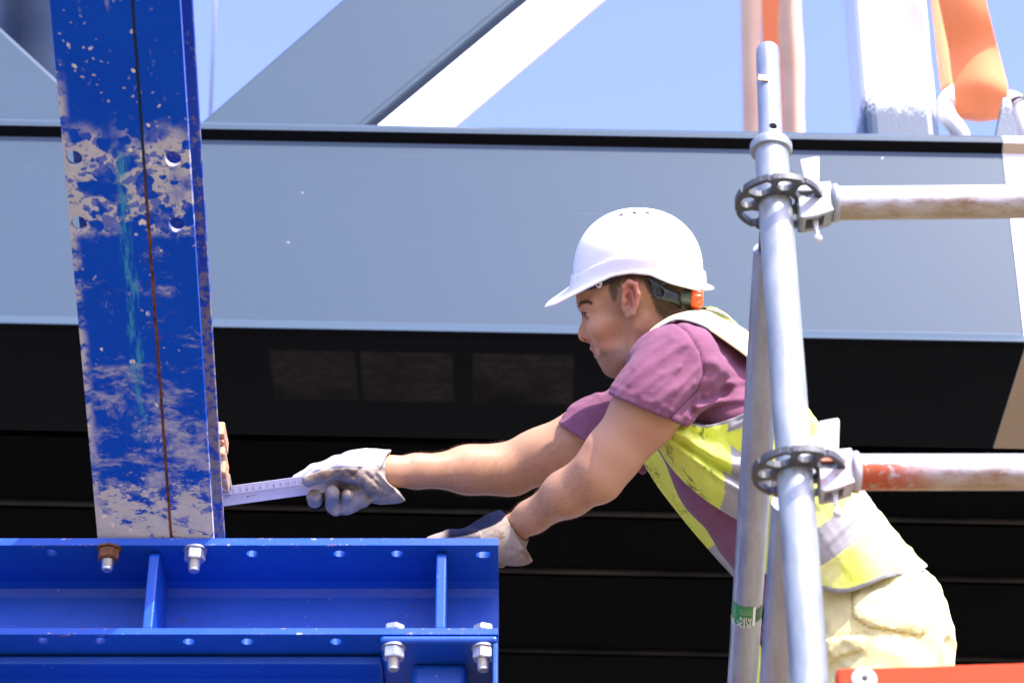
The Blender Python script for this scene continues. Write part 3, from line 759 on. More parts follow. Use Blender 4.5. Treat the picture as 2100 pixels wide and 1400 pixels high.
def ledger(rc, pL, pR, tube_mat, head_mat, pin_label=None):
    """tube from pL to pR (world), head hugging the rosette rc"""
    d = (pR - pL).normalized(); ln = (pR - pL).length
    z = d; x = Vector((0, 0, 1)); y = (x - z * x.dot(z)).normalized(); x = y.cross(z)
    MX = Matrix.Translation(pL) @ Matrix((x, y, z)).transposed().to_4x4()
    bm = bmesh.new(); add_tube(bm, [(0, 0, 0), (0, 0, ln)], RT * 1.0, 32); tb = bm_obj('ledger', bm, tube_mat, None, True, 40); tb.matrix_basis = MX; setpar(tb, scaf)
    # weld bead
    bm = bmesh.new(); add_lathe(bm, [(RT - .001, 0), (RT + .004, .002), (RT + .004, .008), (RT - .001, .012)], (0, 0, 0), (0, 0, 1), 28); o = bm_obj('weld', bm, head_mat, None, True); o.matrix_basis = MX; setpar(o, tb)
    # wedge head: two cheeks with a slot for the rosette between them
    g = (rc - pL).dot(y)
    hd = bmesh.new(); fr = Matrix(((0, 0, 1), (0, 1, 0), (-1, 0, 0)))     # a->-z(towards post), b->y, extrude along x
    a0 = (rc - pL).dot(z) * -1 - RT - .001                                 # distance from tube start to the standard's skin
    out = [(0, .026), (.030, .023), (a0 - .004, .030), (a0, .036), (a0, g + .006), (a0 - .034, g + .006), (a0 - .034, g - .006), (a0, g - .006),
           (a0, -.038), (a0 - .006, -.039), (.026, -.036), (0, -.026)]
    add_prism(hd, [(p[1], -p[0]) for p in out], Matrix(((0, 0, 1), (1, 0, 0), (0, 1, 0))), (0, 0, 0), .038, -.019)
    o = bm_obj('ledger_head', hd, head_mat); o.matrix_basis = MX
    cc = bmesh.new(); add_box(cc, (0, -.034, -.026), (.024, .032, .026)); c = bm_obj('cutter', cc, None); c.matrix_basis = MX
    bool_cut(o, [c]); setpar(o, tb); bevel(o, .003, 2)
    # wedge pin
    wd = bmesh.new()
    add_prism(wd, [(.078, -.036), (.083, -.012), (.080, -.010), (.020, -.016), (-.050, -.022), (-.052, -.027), (.02, -.032), (.076, -.038)],
              Matrix(((0, 0, 1), (1, 0, 0), (0, 1, 0))), (0, 0, 0), .0065, -.00325)
    o = bm_obj('wedge_pin', wd, M['pinwhite']); o.matrix_basis = MX; setpar(o, tb); bevel(o, .0015)
    kn = bmesh.new(); bmesh.ops.create_icosphere(kn, subdivisions=2, radius=.0065, matrix=Matrix.Translation((0, -.062, -.0235)))
    add_tube(kn, [(0, -.048, -.0235), (0, -.062, -.0235)], .003, 10)
    o = bm_obj('pin_rivet', kn, M['pinwhite'], None, True, 40); o.matrix_basis = MX; setpar(o, tb)
    return tb
M['pinwhite'] = simple('pale_galvanised_pin', (.66, .65, .65), .45, .25, var=.12, sc=40)
led1 = ledger(r1, aty(1704, 417, Ys), aty(3600, 400, Ys), M['ledger'], M['galv'])
led2 = ledger(r2, aty(1746, 968, Ys), aty(3600, 966, Ys), M['ledger_orange'], M['head_orange'])
# braces
def brace(p, q, r=RT):
    d = (q - p).normalized()
    bm = bmesh.new(); ln = (q - p).length
    add_tube(bm, [(0, 0, 0), (0, 0, ln)], r, 32)
    # flattened end
    o = bm_obj('brace', bm, M['galv_brace'], None, True, 40)
    o.matrix_basis = Matrix.Translation(p) @ frame_of(d, (0, -1, 0)).to_4x4(); setpar(o, scaf); return o
b1a, b1b = atd(1579, 512, 3.50), atd(1522, 1400, 3.92)
b1b = b1a + (b1b - b1a) * 1.25
br1 = brace(b1a, b1b)
bm = bmesh.new(); dd = (b1b - b1a).normalized(); add_box(bm, b1a - dd * .015, (.034, .012, .075), frame_of(dd, (1, 0, 0))); add_tube(bm, [b1a - dd * .012 + Vector((0, .02, .0)), b1a - dd * .012 - Vector((0, .02, 0))], .008, 12)
o = bm_obj('brace_end', bm, M['strap_dark'] if 'strap_dark' in M else M['galv_dark'], br1); bevel(o, .003)
b2a, b2b = atd(1618, 1030, 3.28), atd(1592, 1400, 3.45)
b2b = b2a + (b2b - b2a) * 2.0
br2 = brace(b2a, b2b)
# sticker on the first brace
def sticker():
    # cylinder patch: local frame of brace (z along, x towards -y)
    Mb = world_of(br1); inv = Mb.inverted()
    zc0 = (inv @ atd(1513, 1215, 3.84)).z; zc1 = (inv @ atd(1508, 1263, 3.85)).z
    vd = (inv.to_3x3() @ -Vector(ray(1520, 1240))).normalized(); a0 = math.atan2(vd.y, vd.x)
    def patch(nm, aL, aR, za, zb, mat, r, par):
        bm = bmesh.new(); n = 14; vs = []
        for i in range(n + 1):
            a = a0 + aL + (aR - aL) * i / n
            vs.append([bm.verts.new((r * math.cos(a), r * math.sin(a), z)) for z in (za, zb)])
        for i in range(n): bm.faces.new((vs[i][0], vs[i + 1][0], vs[i + 1][1], vs[i][1]))
        o = bm_obj(nm, bm, mat, None, True); o.matrix_basis = Mb; setpar(o, par); return o
    sgn = 1.0
    xr = inv.to_3x3() @ Vector((1, 0, 0)); right = math.atan2(xr.y, xr.x) - a0
    sgn = 1.0 if math.sin(right) > 0 else -1.0
    # the label is printed upside down on the tube
    patch('sticker', sgn * -1.25, sgn * .42, zc0, zc1, M['sticker'], RT + .0006, br1)
    patch('sticker', sgn * .42, sgn * .60, zc0 + .001, zc1, M['sticker_white'], RT + .0006, br1)
    patch('sticker', sgn * .60, sgn * 1.3, zc0 + .006, zc1 - .006, M['sticker_dark'], RT + .0006, br1)
    for txt, zz, size in (('RIX RI', .80, .0125), ('RIN', .56, .0095), ('-- - --- -', .36, .005), ('--- -- ---', .26, .005), ('- --- - --', .15, .005)):
        cu = bpy.data.curves.new('lettering', 'FONT'); cu.body = txt; cu.size = size * 1.25; cu.align_x = 'LEFT'; cu.resolution_u = 2
        ob = bpy.data.objects.new('lettering', cu); COL.objects.link(ob); bpy.context.view_layer.update()
        me = bpy.data.meshes.new_from_object(ob); bpy.data.objects.remove(ob)
        co = np.zeros(len(me.vertices) * 3); me.vertices.foreach_get('co', co); co = co.reshape(-1, 3)
        # upside down: text x runs to the left, text up runs down the tube
        ang = a0 + sgn * (.36 - co[:, 0] / RT); z = zc0 + (zc1 - zc0) * zz + co[:, 1] * (1 if zc1 > zc0 else -1)
        out = np.stack([(RT + .0011) * np.cos(ang), (RT + .0011) * np.sin(ang), z], 1); me.vertices.foreach_set('co', out.ravel()); me.update()
        o = link('lettering', me, M['sticker_white'], None, False); o.matrix_basis = Mb; setpar(o, br1)
sticker()
# deck planks under the worker (below the frame)
DZ = 2.60
for i in range(4):
    bm = bmesh.new(); add_box(bm, (.75, Ys + .17 + i * .30, DZ - .022), (2.3, .285, .044)); o = bm_obj('deck_plank', bm, M['plank'], scaf); bevel(o, .004)
bm = bmesh.new(); add_tube(bm, [(.62, Ys, DZ - .07), (.62, Ys + 1.3, DZ - .07)], RT, 20); bm_obj('transom', bm, M['galv'], scaf, True, 40)
bm = bmesh.new(); add_tube(bm, [(s_base.x + .3, Ys + 1.25, .0), (s_base.x + .3, Ys + 1.25, DZ)], RT, 20); bm_obj('standard', bm, M['galv'], scaf, True, 40)
xe = aty(3570, 700, Ys).x
bm = bmesh.new(); add_tube(bm, [(xe, Ys + .03, 0), (xe, Ys + .03, 4.4)], RT, 24); bm_obj('standard', bm, M['galv'], scaf, True, 40)
bm = bmesh.new(); add_tube(bm, [(s_base.x, Ys, 0), tuple(s_base)], RT, 20); bm_obj('base_tube', bm, M['galv'], scaf, True, 40)
# red toe board
Yt = Ys - .04
t0, t1 = aty(1721, 1369, Yt), aty(3500, 1317, Yt)
bm = bmesh.new(); hb = .20; dirx = (t1 - t0).normalized()
add_box(bm, (t0 + t1) / 2 + Vector((0, .014, -hb / 2)), ((t1 - t0).length, .028, hb), Matrix.Rotation(-math.atan2(dirx.z, dirx.x), 3, 'Y'))
tb = bm_obj('toe_board', bm, M['red']); bevel(tb, .003)
tag(tb, 'scuffed red toe board along the bottom right of the scaffold', 'board')
bm = bmesh.new(); cpt = aty(1772, 1393, Yt - .001)
add_lathe(bm, [(.004, -.0005), (.0155, -.0005), (.0155, .002), (.011, .0045), (.006, .0045), (.004, .003)], cpt, (0, -1, 0), 28); o = bm_obj('washer', bm, M['zincw'] if 'zincw' in M else M['pinwhite'], tb, True, 40)
bm = bmesh.new(); add_lathe(bm, [(0, .0), (.004, .0), (.004, .0028), (0, .0028)], cpt, (0, -1, 0), 16); bm_obj('screw', bm, M['hole'], tb, True, 40)

# ------------------------------------------------------------------ slings, shackles, crane things
def ribbon(name, mat, rows, thick=.006, parent=None, nx=10, wob=0.0):
    """rows: (left point, right point, bulge) world; a webbing strap through them with rounded bulge"""
    n = len(rows); V = []; Fs = []
    for (a, b, bu) in rows:
        for i in range(nx + 1):
            t = i / nx; p = a.lerp(b, t); p = p + Vector((0, -bu * math.sin(PI * t) + wob * math.sin(t * 9 + p.z * 20), 0)); V.append(p)
    for j in range(n - 1):
        for i in range(nx): k = j * (nx + 1) + i; Fs.append((k, k + 1, k + nx + 2, k + nx + 1))
    o = mesh_obj(name, V, Fs, mat, parent)
    m = o.modifiers.new('sub', 'SUBSURF'); m.levels = 2; m.render_levels = 2
    m = o.modifiers.new('solid', 'SOLIDIFY'); m.thickness = thick; m.offset = 0
    return o
dS = .13
def sp(px, py, dy=dS): return aty(px, py, Yg + dy)
sl = empty('lifting_sling', sp(1990, 250), 'orange webbing sling with a sunlit white sheen looped beside the glare-white post', 'sling', 'orange lifting slings')
ribbon('webbing', M['sling'], [(sp(1868, -260, -.12), sp(1965, -260, -.12), .01), (sp(1912, -60, -.06), sp(2006, -60, -.06), .012), (sp(1933, 40, .0), sp(2030, 40, .0), .015), (sp(1941, 78, .045), sp(2041, 84, .05), .018),
       (sp(1946, 100, .066), sp(2047, 108, .07), .018), (sp(1952, 150, .085), sp(2058, 150, .085), .02), (sp(1957, 180, .092), sp(2066, 178, .092), .022), (sp(1958, 202, .105), sp(2066, 200, .105), .016), (sp(1958, 226, .13), sp(2060, 222, .13), .01), (sp(1966, 244, .155), sp(2050, 247, .155), .0),
       (sp(1975, 240, dS + .06), sp(2045, 240, dS + .06), -.03), (sp(1975, 150, dS + .09), sp(2045, 150, dS + .09), -.03), (sp(1945, -60, dS + .06), sp(2010, -60, dS + .06), -.02), (sp(1905, -260, .1), sp(1970, -260, .1), 0)], .007, sl)
ribbon('webbing', M['sling'], [(sp(1870, -260, .24), sp(1925, -260, .24), .01), (sp(1905, -40, .24), sp(1955, -40, .24), .01), (sp(1920, 80, .22), sp(1962, 80, .22), .02), (sp(1926, 150, .2), sp(1966, 150, .2), .03), (sp(1934, 195, .18), sp(1968, 190, .18), .02)], .008, sl)
def shackle(px_list, label, r=.02):
    pts = [sp(x, y, dy) for (x, y, dy) in px_list]
    bm = bmesh.new()
    # smooth the path
    P2 = []
    for i in range(len(pts) - 1):
        for k in range(5):
            t = k / 5; p0 = pts[max(i - 1, 0)]; p1 = pts[i]; p2 = pts[i + 1]; p3 = pts[min(i + 2, len(pts) - 1)]
            P2.append(.5 * ((2 * p1) + (-p0 + p2) * t + (2 * p0 - 5 * p1 + 4 * p2 - p3) * t * t + (-p0 + 3 * p1 - 3 * p2 + p3) * t ** 3))
    P2.append(pts[-1]); add_tube(bm, P2, r, 20)
    o = bm_obj('shackle', bm, M['shackle'], None, True, 50); tag(o, label, 'shackle', 'white shackles on the girder'); return o
s1 = shackle([(1962, 300, .14), (1972, 282, .13), (1962, 262, .12), (1944, 238, .12), (1940, 210, .14), (1962, 188, .16), (2000, 180, .17)], 'white shackle in the gap between the post and the sling', .021)
s2 = shackle([(2140, 330, .10), (2112, 290, .09), (2098, 250, .08), (2094, 222, .08), (2083, 206, .10), (2060, 200, .13), (2020, 195, .16)], 'white shackle with a black tie at the right edge of the picture', .019)
bm = bmesh.new(); ca = sp(2090, 216, .08); add_lathe(bm, [(.021, -.004), (.0245, -.004), (.0245, .004), (.021, .004)], ca, (sp(2083, 206, .1) - sp(2098, 240, .08)), 24, closed=True); bm_obj('cable_tie', bm, M['strap'], s2, True, 40)
# blurred sling further back
def fp(px, py, d=9.5): return atd(px, py, d)
sl2 = empty('lifting_sling', fp(1585, 300), 'blurred pale orange sling hanging straight down behind the scaffold spigot', 'sling', 'orange lifting slings')
ribbon('webbing', M['sling_lit'], [(fp(1519 + k * 1.2, -150 + k * 60), fp(1554 + k * 1.0 + 3 * math.sin(k), -150 + k * 60), .03) for k in range(12)], .02, sl2)
ribbon('webbing', M['sling_lit'], [(fp(1600 + k * 1.0 + 4 * math.sin(k * 1.3), -150 + k * 60), fp(1634 + k * 1.8 + 3 * math.sin(k * 1.7), -150 + k * 60), .05) for k in range(12)], .02, sl2)
ribbon('webbing', M['sling'], [(fp(1560 + k * .8, -150 + k * 60, 9.7), fp(1600 + k * .8, -150 + k * 60, 9.7), 0) for k in range(12)], .02, sl2)
# dark post, far left, and a cable
pA, pB = atd(75, -200, 7.5), atd(35, 560, 7.5)
bm = bmesh.new(); add_tube(bm, [pA + (pA - pB) * 1.0, pB - Vector((0, 0, 0))], .105, 24)
o = bm_obj('navy_post', bm, M['navy_post'], None, True, 40); tag(o, 'blurred dark navy post in the top left corner behind the column', 'post')
cA, cB = atd(443, -40, 9.0), atd(428, 330, 9.0)
bm = bmesh.new(); add_tube(bm, [cA + (cA - cB), cB], .006, 10)
o = bm_obj('crane_cable', bm, M['cable'], None, True); tag(o, 'faint blurred cable against the sky right of the column', 'cable')

# ================================================================== THE WORKER
# implicit surfaces (smooth unions of tapered capsules and ellipsoids) turned into meshes by surface nets
def vlen(v): return np.sqrt((v * v).sum(-1))
_RL = np.random.RandomState(11).rand(32, 32, 32).astype(np.float32)
def vnoise(p):
    i = np.floor(p).astype(np.int32); f = (p - i).astype(np.float32); f = f * f * (3 - 2 * f)
    def g(a, b, c): return _RL[(i[:, 0] + a) & 31, (i[:, 1] + b) & 31, (i[:, 2] + c) & 31]
    def lx(b, c): return g(0, b, c) * (1 - f[:, 0]) + g(1, b, c) * f[:, 0]
    y0 = lx(0, 0) * (1 - f[:, 1]) + lx(1, 0) * f[:, 1]; y1 = lx(0, 1) * (1 - f[:, 1]) + lx(1, 1) * f[:, 1]
    return y0 * (1 - f[:, 2]) + y1 * f[:, 2]
def smin(a, b, k):
    h = np.clip(.5 + .5 * (b - a) / k, 0, 1); return b + (a - b) * h - k * h * (1 - h)
def smax(a, b, k): return -smin(-a, -b, k)
def cap(p, a, b, ra, rb, flat=None):
    """tapered capsule; flat=(dir, factor) squeezes the section along dir"""
    a = np.asarray(a); b = np.asarray(b); ba = b - a; q = p - a
    h = np.clip((q @ ba) / (ba @ ba), 0, 1)
    e = q - h[:, None] * ba
    if flat is not None:
        d = np.asarray(flat[0]) / np.linalg.norm(flat[0]); t = e @ d
        l = np.sqrt(np.maximum((e * e).sum(-1) - t * t, 0) + (t / flat[1]) ** 2)
        return (l - (ra + (rb - ra) * h)) * min(1.0, flat[1] * 1.2)
    return vlen(e) - (ra + (rb - ra) * h)
def ell(p, c, r, R=None):
    q = p - np.asarray(c)
    if R is not None: q = q @ R
    r = np.asarray(r); k0 = vlen(q / r); k1 = vlen(q / (r * r)) + 1e-9
    return k0 * (k0 - 1) / k1
def rotz(d): a = math.radians(d); return np.array([[math.cos(a), -math.sin(a), 0], [math.sin(a), math.cos(a), 0], [0, 0, 1]])
def rotax(ax, d): return np.array(Matrix.Rotation(math.radians(d), 3, Vector(ax)))
def chain(p, pts, k=.02, flat=None):
    d = None
    for (a, ra), (b, rb) in zip(pts[:-1], pts[1:]):
        c = cap(p, a, b, ra, rb, flat); d = c if d is None else smin(d, c, k)
    return d
def seg_param(p, pts):
    """distance along a polyline (0..n-1) of the nearest point, and the offset vector"""
    best = None
    for i, (a, b) in enumerate(zip(pts[:-1], pts[1:])):
        ba = b - a; h = np.clip(((p - a) @ ba) / (ba @ ba), 0, 1); e = p - a - h[:, None] * ba; d = vlen(e)
        if best is None: best = [d, i + h, e]
        else:
            m = d < best[0]; best[0] = np.where(m, d, best[0]); best[1] = np.where(m, i + h, best[1]); best[2] = np.where(m[:, None], e, best[2])
    return best
def polymesh(sdf, lo, hi, h, relax=2):
    B = 8; lo = np.asarray(lo, float); hi = np.asarray(hi, float)
    nb = np.ceil((hi - lo) / h / B).astype(int) + 1; n = nb * B
    cc = np.stack(np.meshgrid(*[(np.arange(k) + .5) * B - .5 for k in nb], indexing='ij'), -1).reshape(-1, 3)
    cv = sdf(lo + cc * h).astype(np.float32)
    act = np.abs(cv) < h * B * 1.6 + .006
    V = np.repeat(np.repeat(np.repeat(np.where(cv < 0, -1, 1).astype(np.float32).reshape(nb), B, 0), B, 1), B, 2)
    off = np.stack(np.meshgrid(*[np.arange(B)] * 3, indexing='ij'), -1).reshape(-1, 3)
    base = np.stack(np.meshgrid(*[np.arange(k) * B for k in nb], indexing='ij'), -1).reshape(-1, 3)[act]
    for s in range(0, len(base), 400):
        ii = (base[s:s + 400, None, :] + off[None]).reshape(-1, 3)
        V[ii[:, 0], ii[:, 1], ii[:, 2]] = sdf(lo + ii * h)
    S = V < 0
    c8 = [S[dx:n[0] - 1 + dx, dy:n[1] - 1 + dy, dz:n[2] - 1 + dz] for dx in (0, 1) for dy in (0, 1) for dz in (0, 1)]
    anyc = np.logical_or.reduce(c8); allc = np.logical_and.reduce(c8); mask = anyc & ~allc
    idx = np.argwhere(mask); ids = np.full(mask.shape, -1, np.int32); ids[mask] = np.arange(len(idx))
    acc = np.zeros((len(idx), 3)); cnt = np.zeros(len(idx))
    cor = [(dx, dy, dz) for dx in (0, 1) for dy in (0, 1) for dz in (0, 1)]
    for a in cor:
        for ax in range(3):
            if a[ax]: continue
            b = list(a); b[ax] = 1
            ia = idx + a; ib = idx + b
            va = V[ia[:, 0], ia[:, 1], ia[:, 2]]; vb = V[ib[:, 0], ib[:, 1], ib[:, 2]]
            m = (va < 0) != (vb < 0); t = np.where(m, va / np.where(m, va - vb, 1), 0)
            pt = np.array(a, float) + np.outer(t, np.eye(3)[ax]); acc += pt * m[:, None]; cnt += m
    P = lo + (idx + acc / cnt[:, None]) * h
    F = []
    for ax in range(3):
        u, v = [k for k in range(3) if k != ax]
        sl0 = [slice(0, n[k] - 1) for k in range(3)]; sl1 = list(sl0); sl1[ax] = slice(1, n[ax])
        A = S[tuple(sl0)]; Bq = S[tuple(sl1)]
        e = np.argwhere(A != Bq); e = e[(e[:, u] > 0) & (e[:, v] > 0)]
        sg = A[e[:, 0], e[:, 1], e[:, 2]]
        def cid(du, dv):
            q = e.copy(); q[:, u] -= du; q[:, v] -= dv; return ids[q[:, 0], q[:, 1], q[:, 2]]
        quad = np.stack([cid(1, 1), cid(0, 1), cid(0, 0), cid(1, 0)], 1)
        flip = sg if ax != 1 else ~sg
        quad[~flip] = quad[~flip][:, ::-1]; F.append(quad)
    F = np.concatenate(F); F = F[(F >= 0).all(1)]
    # light relaxation
    for _ in range(relax):
        s = np.zeros_like(P); c = np.zeros(len(P))
        for i in range(4):
            a, b = F[:, i], F[:, (i + 1) % 4]
            np.add.at(s, a, P[b]); np.add.at(c, a, 1); np.add.at(s, b, P[a]); np.add.at(c, b, 1)
        P = P * .5 + .5 * s / np.maximum(c, 1)[:, None]
    return P, F
def sdf_obj(name, parts, mat, parent=None, attrs=None):
    """parts: list of (P, F) in the worker's frame; attrs: dict name -> f(P)"""
    Ps = np.concatenate([p for p, f in parts]); o = 0; Fs = []
    for p, f in parts: Fs.append(f + o); o += len(p)
    Fs = np.concatenate(Fs)
    me = bpy.data.meshes.new(name)
    Wd = to_world(Ps)
    me.vertices.add(len(Wd)); me.vertices.foreach_set('co', Wd.astype(np.float32).ravel())
    me.loops.add(Fs.size); me.loops.foreach_set('vertex_index', Fs.astype(np.int32).ravel())
    me.polygons.add(len(Fs)); me.polygons.foreach_set('loop_start', np.arange(0, Fs.size, 4, dtype=np.int32)); me.polygons.foreach_set('loop_total', np.full(len(Fs), 4, np.int32))
    me.update(calc_edges=True); me.validate()
    for k, f in (attrs or {}).items():
        at = me.attributes.new(k, 'FLOAT', 'POINT'); at.data.foreach_set('value', np.asarray(f(Ps), np.float32))
    return link(name, me, mat, parent, True)
def sstep(x, a, b): t = np.clip((x - a) / (b - a), 0, 1); return t * t * (3 - 2 * t)
def pix(P):                                      # worker frame -> photo pixels
    d = D0 - P[:, 2]; return 1050 + P[:, 0] / d * FPX, 700 - P[:, 1] / d * FPX
def polydist(x, y, pts):
    """signed-free distance in px from a polyline"""
    d = np.full(len(x), 1e9)
    for (x0, y0), (x1, y1) in zip(pts[:-1], pts[1:]):
        dx, dy = x1 - x0, y1 - y0; h = np.clip(((x - x0) * dx + (y - y0) * dy) / (dx * dx + dy * dy), 0, 1)
        d = np.minimum(d, np.hypot(x - x0 - h * dx, y - y0 - h * dy))
    return d
def halfpl(p, a, b, wa=0.0):
    """signed distance to the plane through pixels a, b (at depth wa) containing the view axis; positive on the right of a->b on screen"""
    A = J(*a, wa); B = J(*b, wa); d = (B - A)[:2]; d = d / np.hypot(*d); nrm = np.array([d[1], -d[0], 0]); return (p - A) @ nrm

PX = D0 / FPX                                     # metres per photo pixel at the head
# ---------------------------------------------------------------- head
def head_sdf(p):
    q = p.copy(); aw = np.abs(p[:, 2]); m = p.copy(); m[:, 2] = aw       # mirrored copy for paired features
    d = ell(p, J(1312, 562, 0), (.098, .098, .077))                       # cranium
    d = smin(d, ell(p, J(1258, 600, 0), (.064, .060, .062), rotz(-15)), .03)   # forehead and temples
    d = smin(d, ell(m, J(1266, 664, .0), (.053, .066, .055), rotz(14)), .025)   # face block
    d = smin(d, cap(m, J(1203, 626, .022), J(1202, 622, .006), .0125, .0125), .010)   # brow ridge
    d = smin(d, cap(m, J(1219, 624, .047), J(1204, 625, .026), .011, .0130), .010)
    d = smin(d, ell(m, J(1232, 672, .040), (.024, .022, .020)), .022)      # cheek bone
    d = smin(d, cap(m, J(1244, 730, .020), J(1246, 712, .028), .015, .019), .016)
    d = smin(d, chain(m, [(J(1301, 672, .056), .014), (J(1292, 722, .050), .015), (J(1268, 751, .028), .0135), (J(1260, 752, .010), .0130)], .012), .016)  # jaw
    d = smin(d, ell(p, J(1257, 753, 0), (.0165, .0140, .019)), .008)       # chin
    d = smin(d, ell(m, J(1282, 735, .02), (.032, .028, .03)), .03)
    d = smin(d, ell(p, J(1240, 717, 0), (.0195, .0180, .026)), .010)         # muzzle
    # eye sockets
    d = smax(d, -ell(m, J(1196, 643, .031), (.015, .0100, .0165)), .008)
    # nose
    d = smin(d, chain(p, [(J(1214, 636, 0), .0085), (J(1209, 656, 0), .0085), (J(1201, 677, 0), .0100), (J(1199, 687.5, 0), .0112)], .008), .007)
    d = smin(d, ell(p, J(1218, 679, 0), (.016, .022, .014), rotz(-10)), .010)
    d = smin(d, ell(m, J(1211, 690, .0125), (.0100, .0075, .0072), rotz(-20)), .004)
    d = smax(d, -ell(m, J(1204, 699.5, .0085), (.0085, .0042, .0042), rotz(-24)), .002)
    d = smax(d, -ell(p, J(1197, 707.5, 0), (.0110, .0040, .016), rotz(-8)), .004)
    # upper eyelid over the eyeball, and lower lid
    lid = ell(m, J(1209, 639, .031), (.0128, .0115, .0140)); d = smin(d, lid, .003)
    d = smax(d, -ell(m, J(1200, 641.5, .036), (.0085, .0020, .0100), rotz(16)), .0015)
    d = smin(d, cap(m, J(1203, 646, .026), J(1210, 645, .044), .0028, .0022), .003)
    # lips
    d = smin(d, cap(m, J(1217, 714, 0), J(1227, 720.5, .017), .0066, .0032), .003)
    d = smin(d, cap(m, J(1226.5, 729.5, 0), J(1231, 728, .016), .0072, .0034), .003)
    d = smax(d, -cap(m, J(1211, 722, 0), J(1227, 725, .024), .0030, .0016), .0012)
    d = smax(d, -cap(m, J(1222, 743, 0), J(1232, 742, .016), .0055, .003), .006)
    # cheek line from nose wing to mouth corner
    d = smax(d, -cap(m, J(1217, 692, .022), J(1232, 713, .030), .0026, .0018), .005)
    # hollow below the cheek
    d = smax(d, -ell(m, J(1266, 700, .078), (.030, .026, .020), rotz(25)), .02)
    # neck
    d = smin(d, chain(p, [(J(1352, 610, -.005), .060), (J(1372, 690, -.005), .059), (J(1415, 770, -.01), .066)], .03), .026)
    d = smin(d, cap(m, J(1318, 650, .055), J(1352, 740, .028), .012, .013), .02)   # neck muscle
    # ears
    R = rotz(-8)
    ear = ell(m, J(1293, 611, .0775), (.0165, .0325, .0060), R @ rotax((0, 1, 0), 16))
    rim = chain(m, [(J(1283, 606, .080), .0030), (J(1280, 588, .083), .0042), (J(1290, 578, .087), .0047), (J(1303, 583, .090), .0047), (J(1308.5, 602, .091), .0045), (J(1305, 623, .088), .0042), (J(1296, 642, .084), .0054), (J(1289, 648, .081), .0052)], .0025)
    ear = smin(ear, rim, .002)
    ear = smax(ear, -ell(m, J(1290, 615, .089), (.0085, .0145, .0125), R), .002)
    ear = smin(ear, cap(m, J(1298, 601, .083), J(1300, 626, .083), .0038, .0034), .0025)      # antihelix
    ear = smin(ear, ell(m, J(1281, 618, .082), (.0050, .0065, .0045)), .002)                  # tragus
    d = smin(d, ear, .005)
    return d

# ---------------------------------------------------------------- arms, trunk and legs
NS = dict(sh=J(1392, 752, .175), el=J(1226, 972, .20), wr=J(1046, 1088, .085))
FS = dict(sh=J(1335, 838, -.15), el=J(1042, 962, -.16), wr=J(800, 967, -.07))
def lerp(a, b, t): return a + (b - a) * t
def arm_sdf(p, A, near):
    sh, el, wr = A['sh'], A['el'], A['wr']
    d = chain(p, [(sh, .060), (lerp(sh, el, .42), .0505), (lerp(sh, el, .82), .0425), (el, .041)], .03)
    if near:
        d = smin(d, ell(p, J(1330, 850, .19), (.040, .062, .045), rotz(-35)), .03)
        d = smin(d, ell(p, J(1180, 1002, .175), (.056, .0335, .039), rotz(33)), .02)
        d = smin(d, ell(p, J(1236, 1003, .205), (.026, .021, .026), rotz(33)), .014)
        d = smin(d, chain(p, [(el, .0400), (lerp(el, wr, .35), .0375), (lerp(el, wr, .75), .0262), (wr, .0232), (lerp(el, wr, 1.22), .0230)], .02, ((0.5, .8, .3), .88)), .018)
    else:
        d = smin(d, ell(p, J(1150, 930, -.155), (.060, .045, .045), rotz(8)), .03)
        d = smin(d, ell(p, J(985, 962, -.145), (.072, .0405, .040), rotz(-2)), .03)
        d = smin(d, ell(p, J(1055, 985, -.16), (.030, .024, .026)), .016)
        d = smin(d, chain(p, [(el, .0405), (lerp(el, wr, .35), .0390), (lerp(el, wr, .78), .0275), (wr, .0248), (lerp(el, wr, 1.2), .024)], .02, ((0, 0, 1), .85)), .018)
    return d
SP = [J(1420, 742, 0), J(1503, 854, 0), J(1598, 1004, 0), J(1692, 1140, 0), J(1772, 1280, 0)]
SRA = np.array([.074, .090, .090, .094, .126]); SRZ = np.array([.125, .168, .160, .152, .168])
def torso_sdf(p, grow=0.0):
    d, t, e = seg_param(p, SP)
    ra = np.interp(t, np.arange(5), SRA) + grow; rz = np.interp(t, np.arange(5), SRZ) + grow
    ez = e[:, 2]; en = np.sqrt(np.maximum((e * e).sum(-1) - ez * ez, 0))
    k0 = np.sqrt((en / ra) ** 2 + (ez / rz) ** 2); k1 = np.sqrt((en / ra ** 2) ** 2 + (ez / rz ** 2) ** 2) + 1e-6
    return k0 * (k0 - 1) / k1
DWN = np.array([0, -cT, sT])                      # world down in the worker's frame
HIP = J(1785, 1300, 0)
def leg_pts(s):
    h = HIP + np.array([0, 0, s * .085]) + DWN * .04
    foot_z = .0
    k = h + DWN * .43 + np.array([-.04, 0, 0]); a = h + DWN * .84 + np.array([.02, 0, 0])
    return h, k, a
def body_sdf(p):
    d = torso_sdf(p, -.004)
    d = smin(d, arm_sdf(p, NS, True), .03); d = smin(d, arm_sdf(p, FS, False), .03)
    return d
PH, FH = polymesh(head_sdf, J(1165, 790, -.115) + np.array([0, -.02, 0]), J(1460, 440, .115), .00145, 1)
PB, FB = polymesh(body_sdf, J(770, 1450, -.24), J(1990, 650, .30), .0038, 2)
def near_px(x, y, cx, cy, rx, ry): return 1 - sstep(np.hypot((x - cx) / rx, (y - cy) / ry), .6, 1.0)
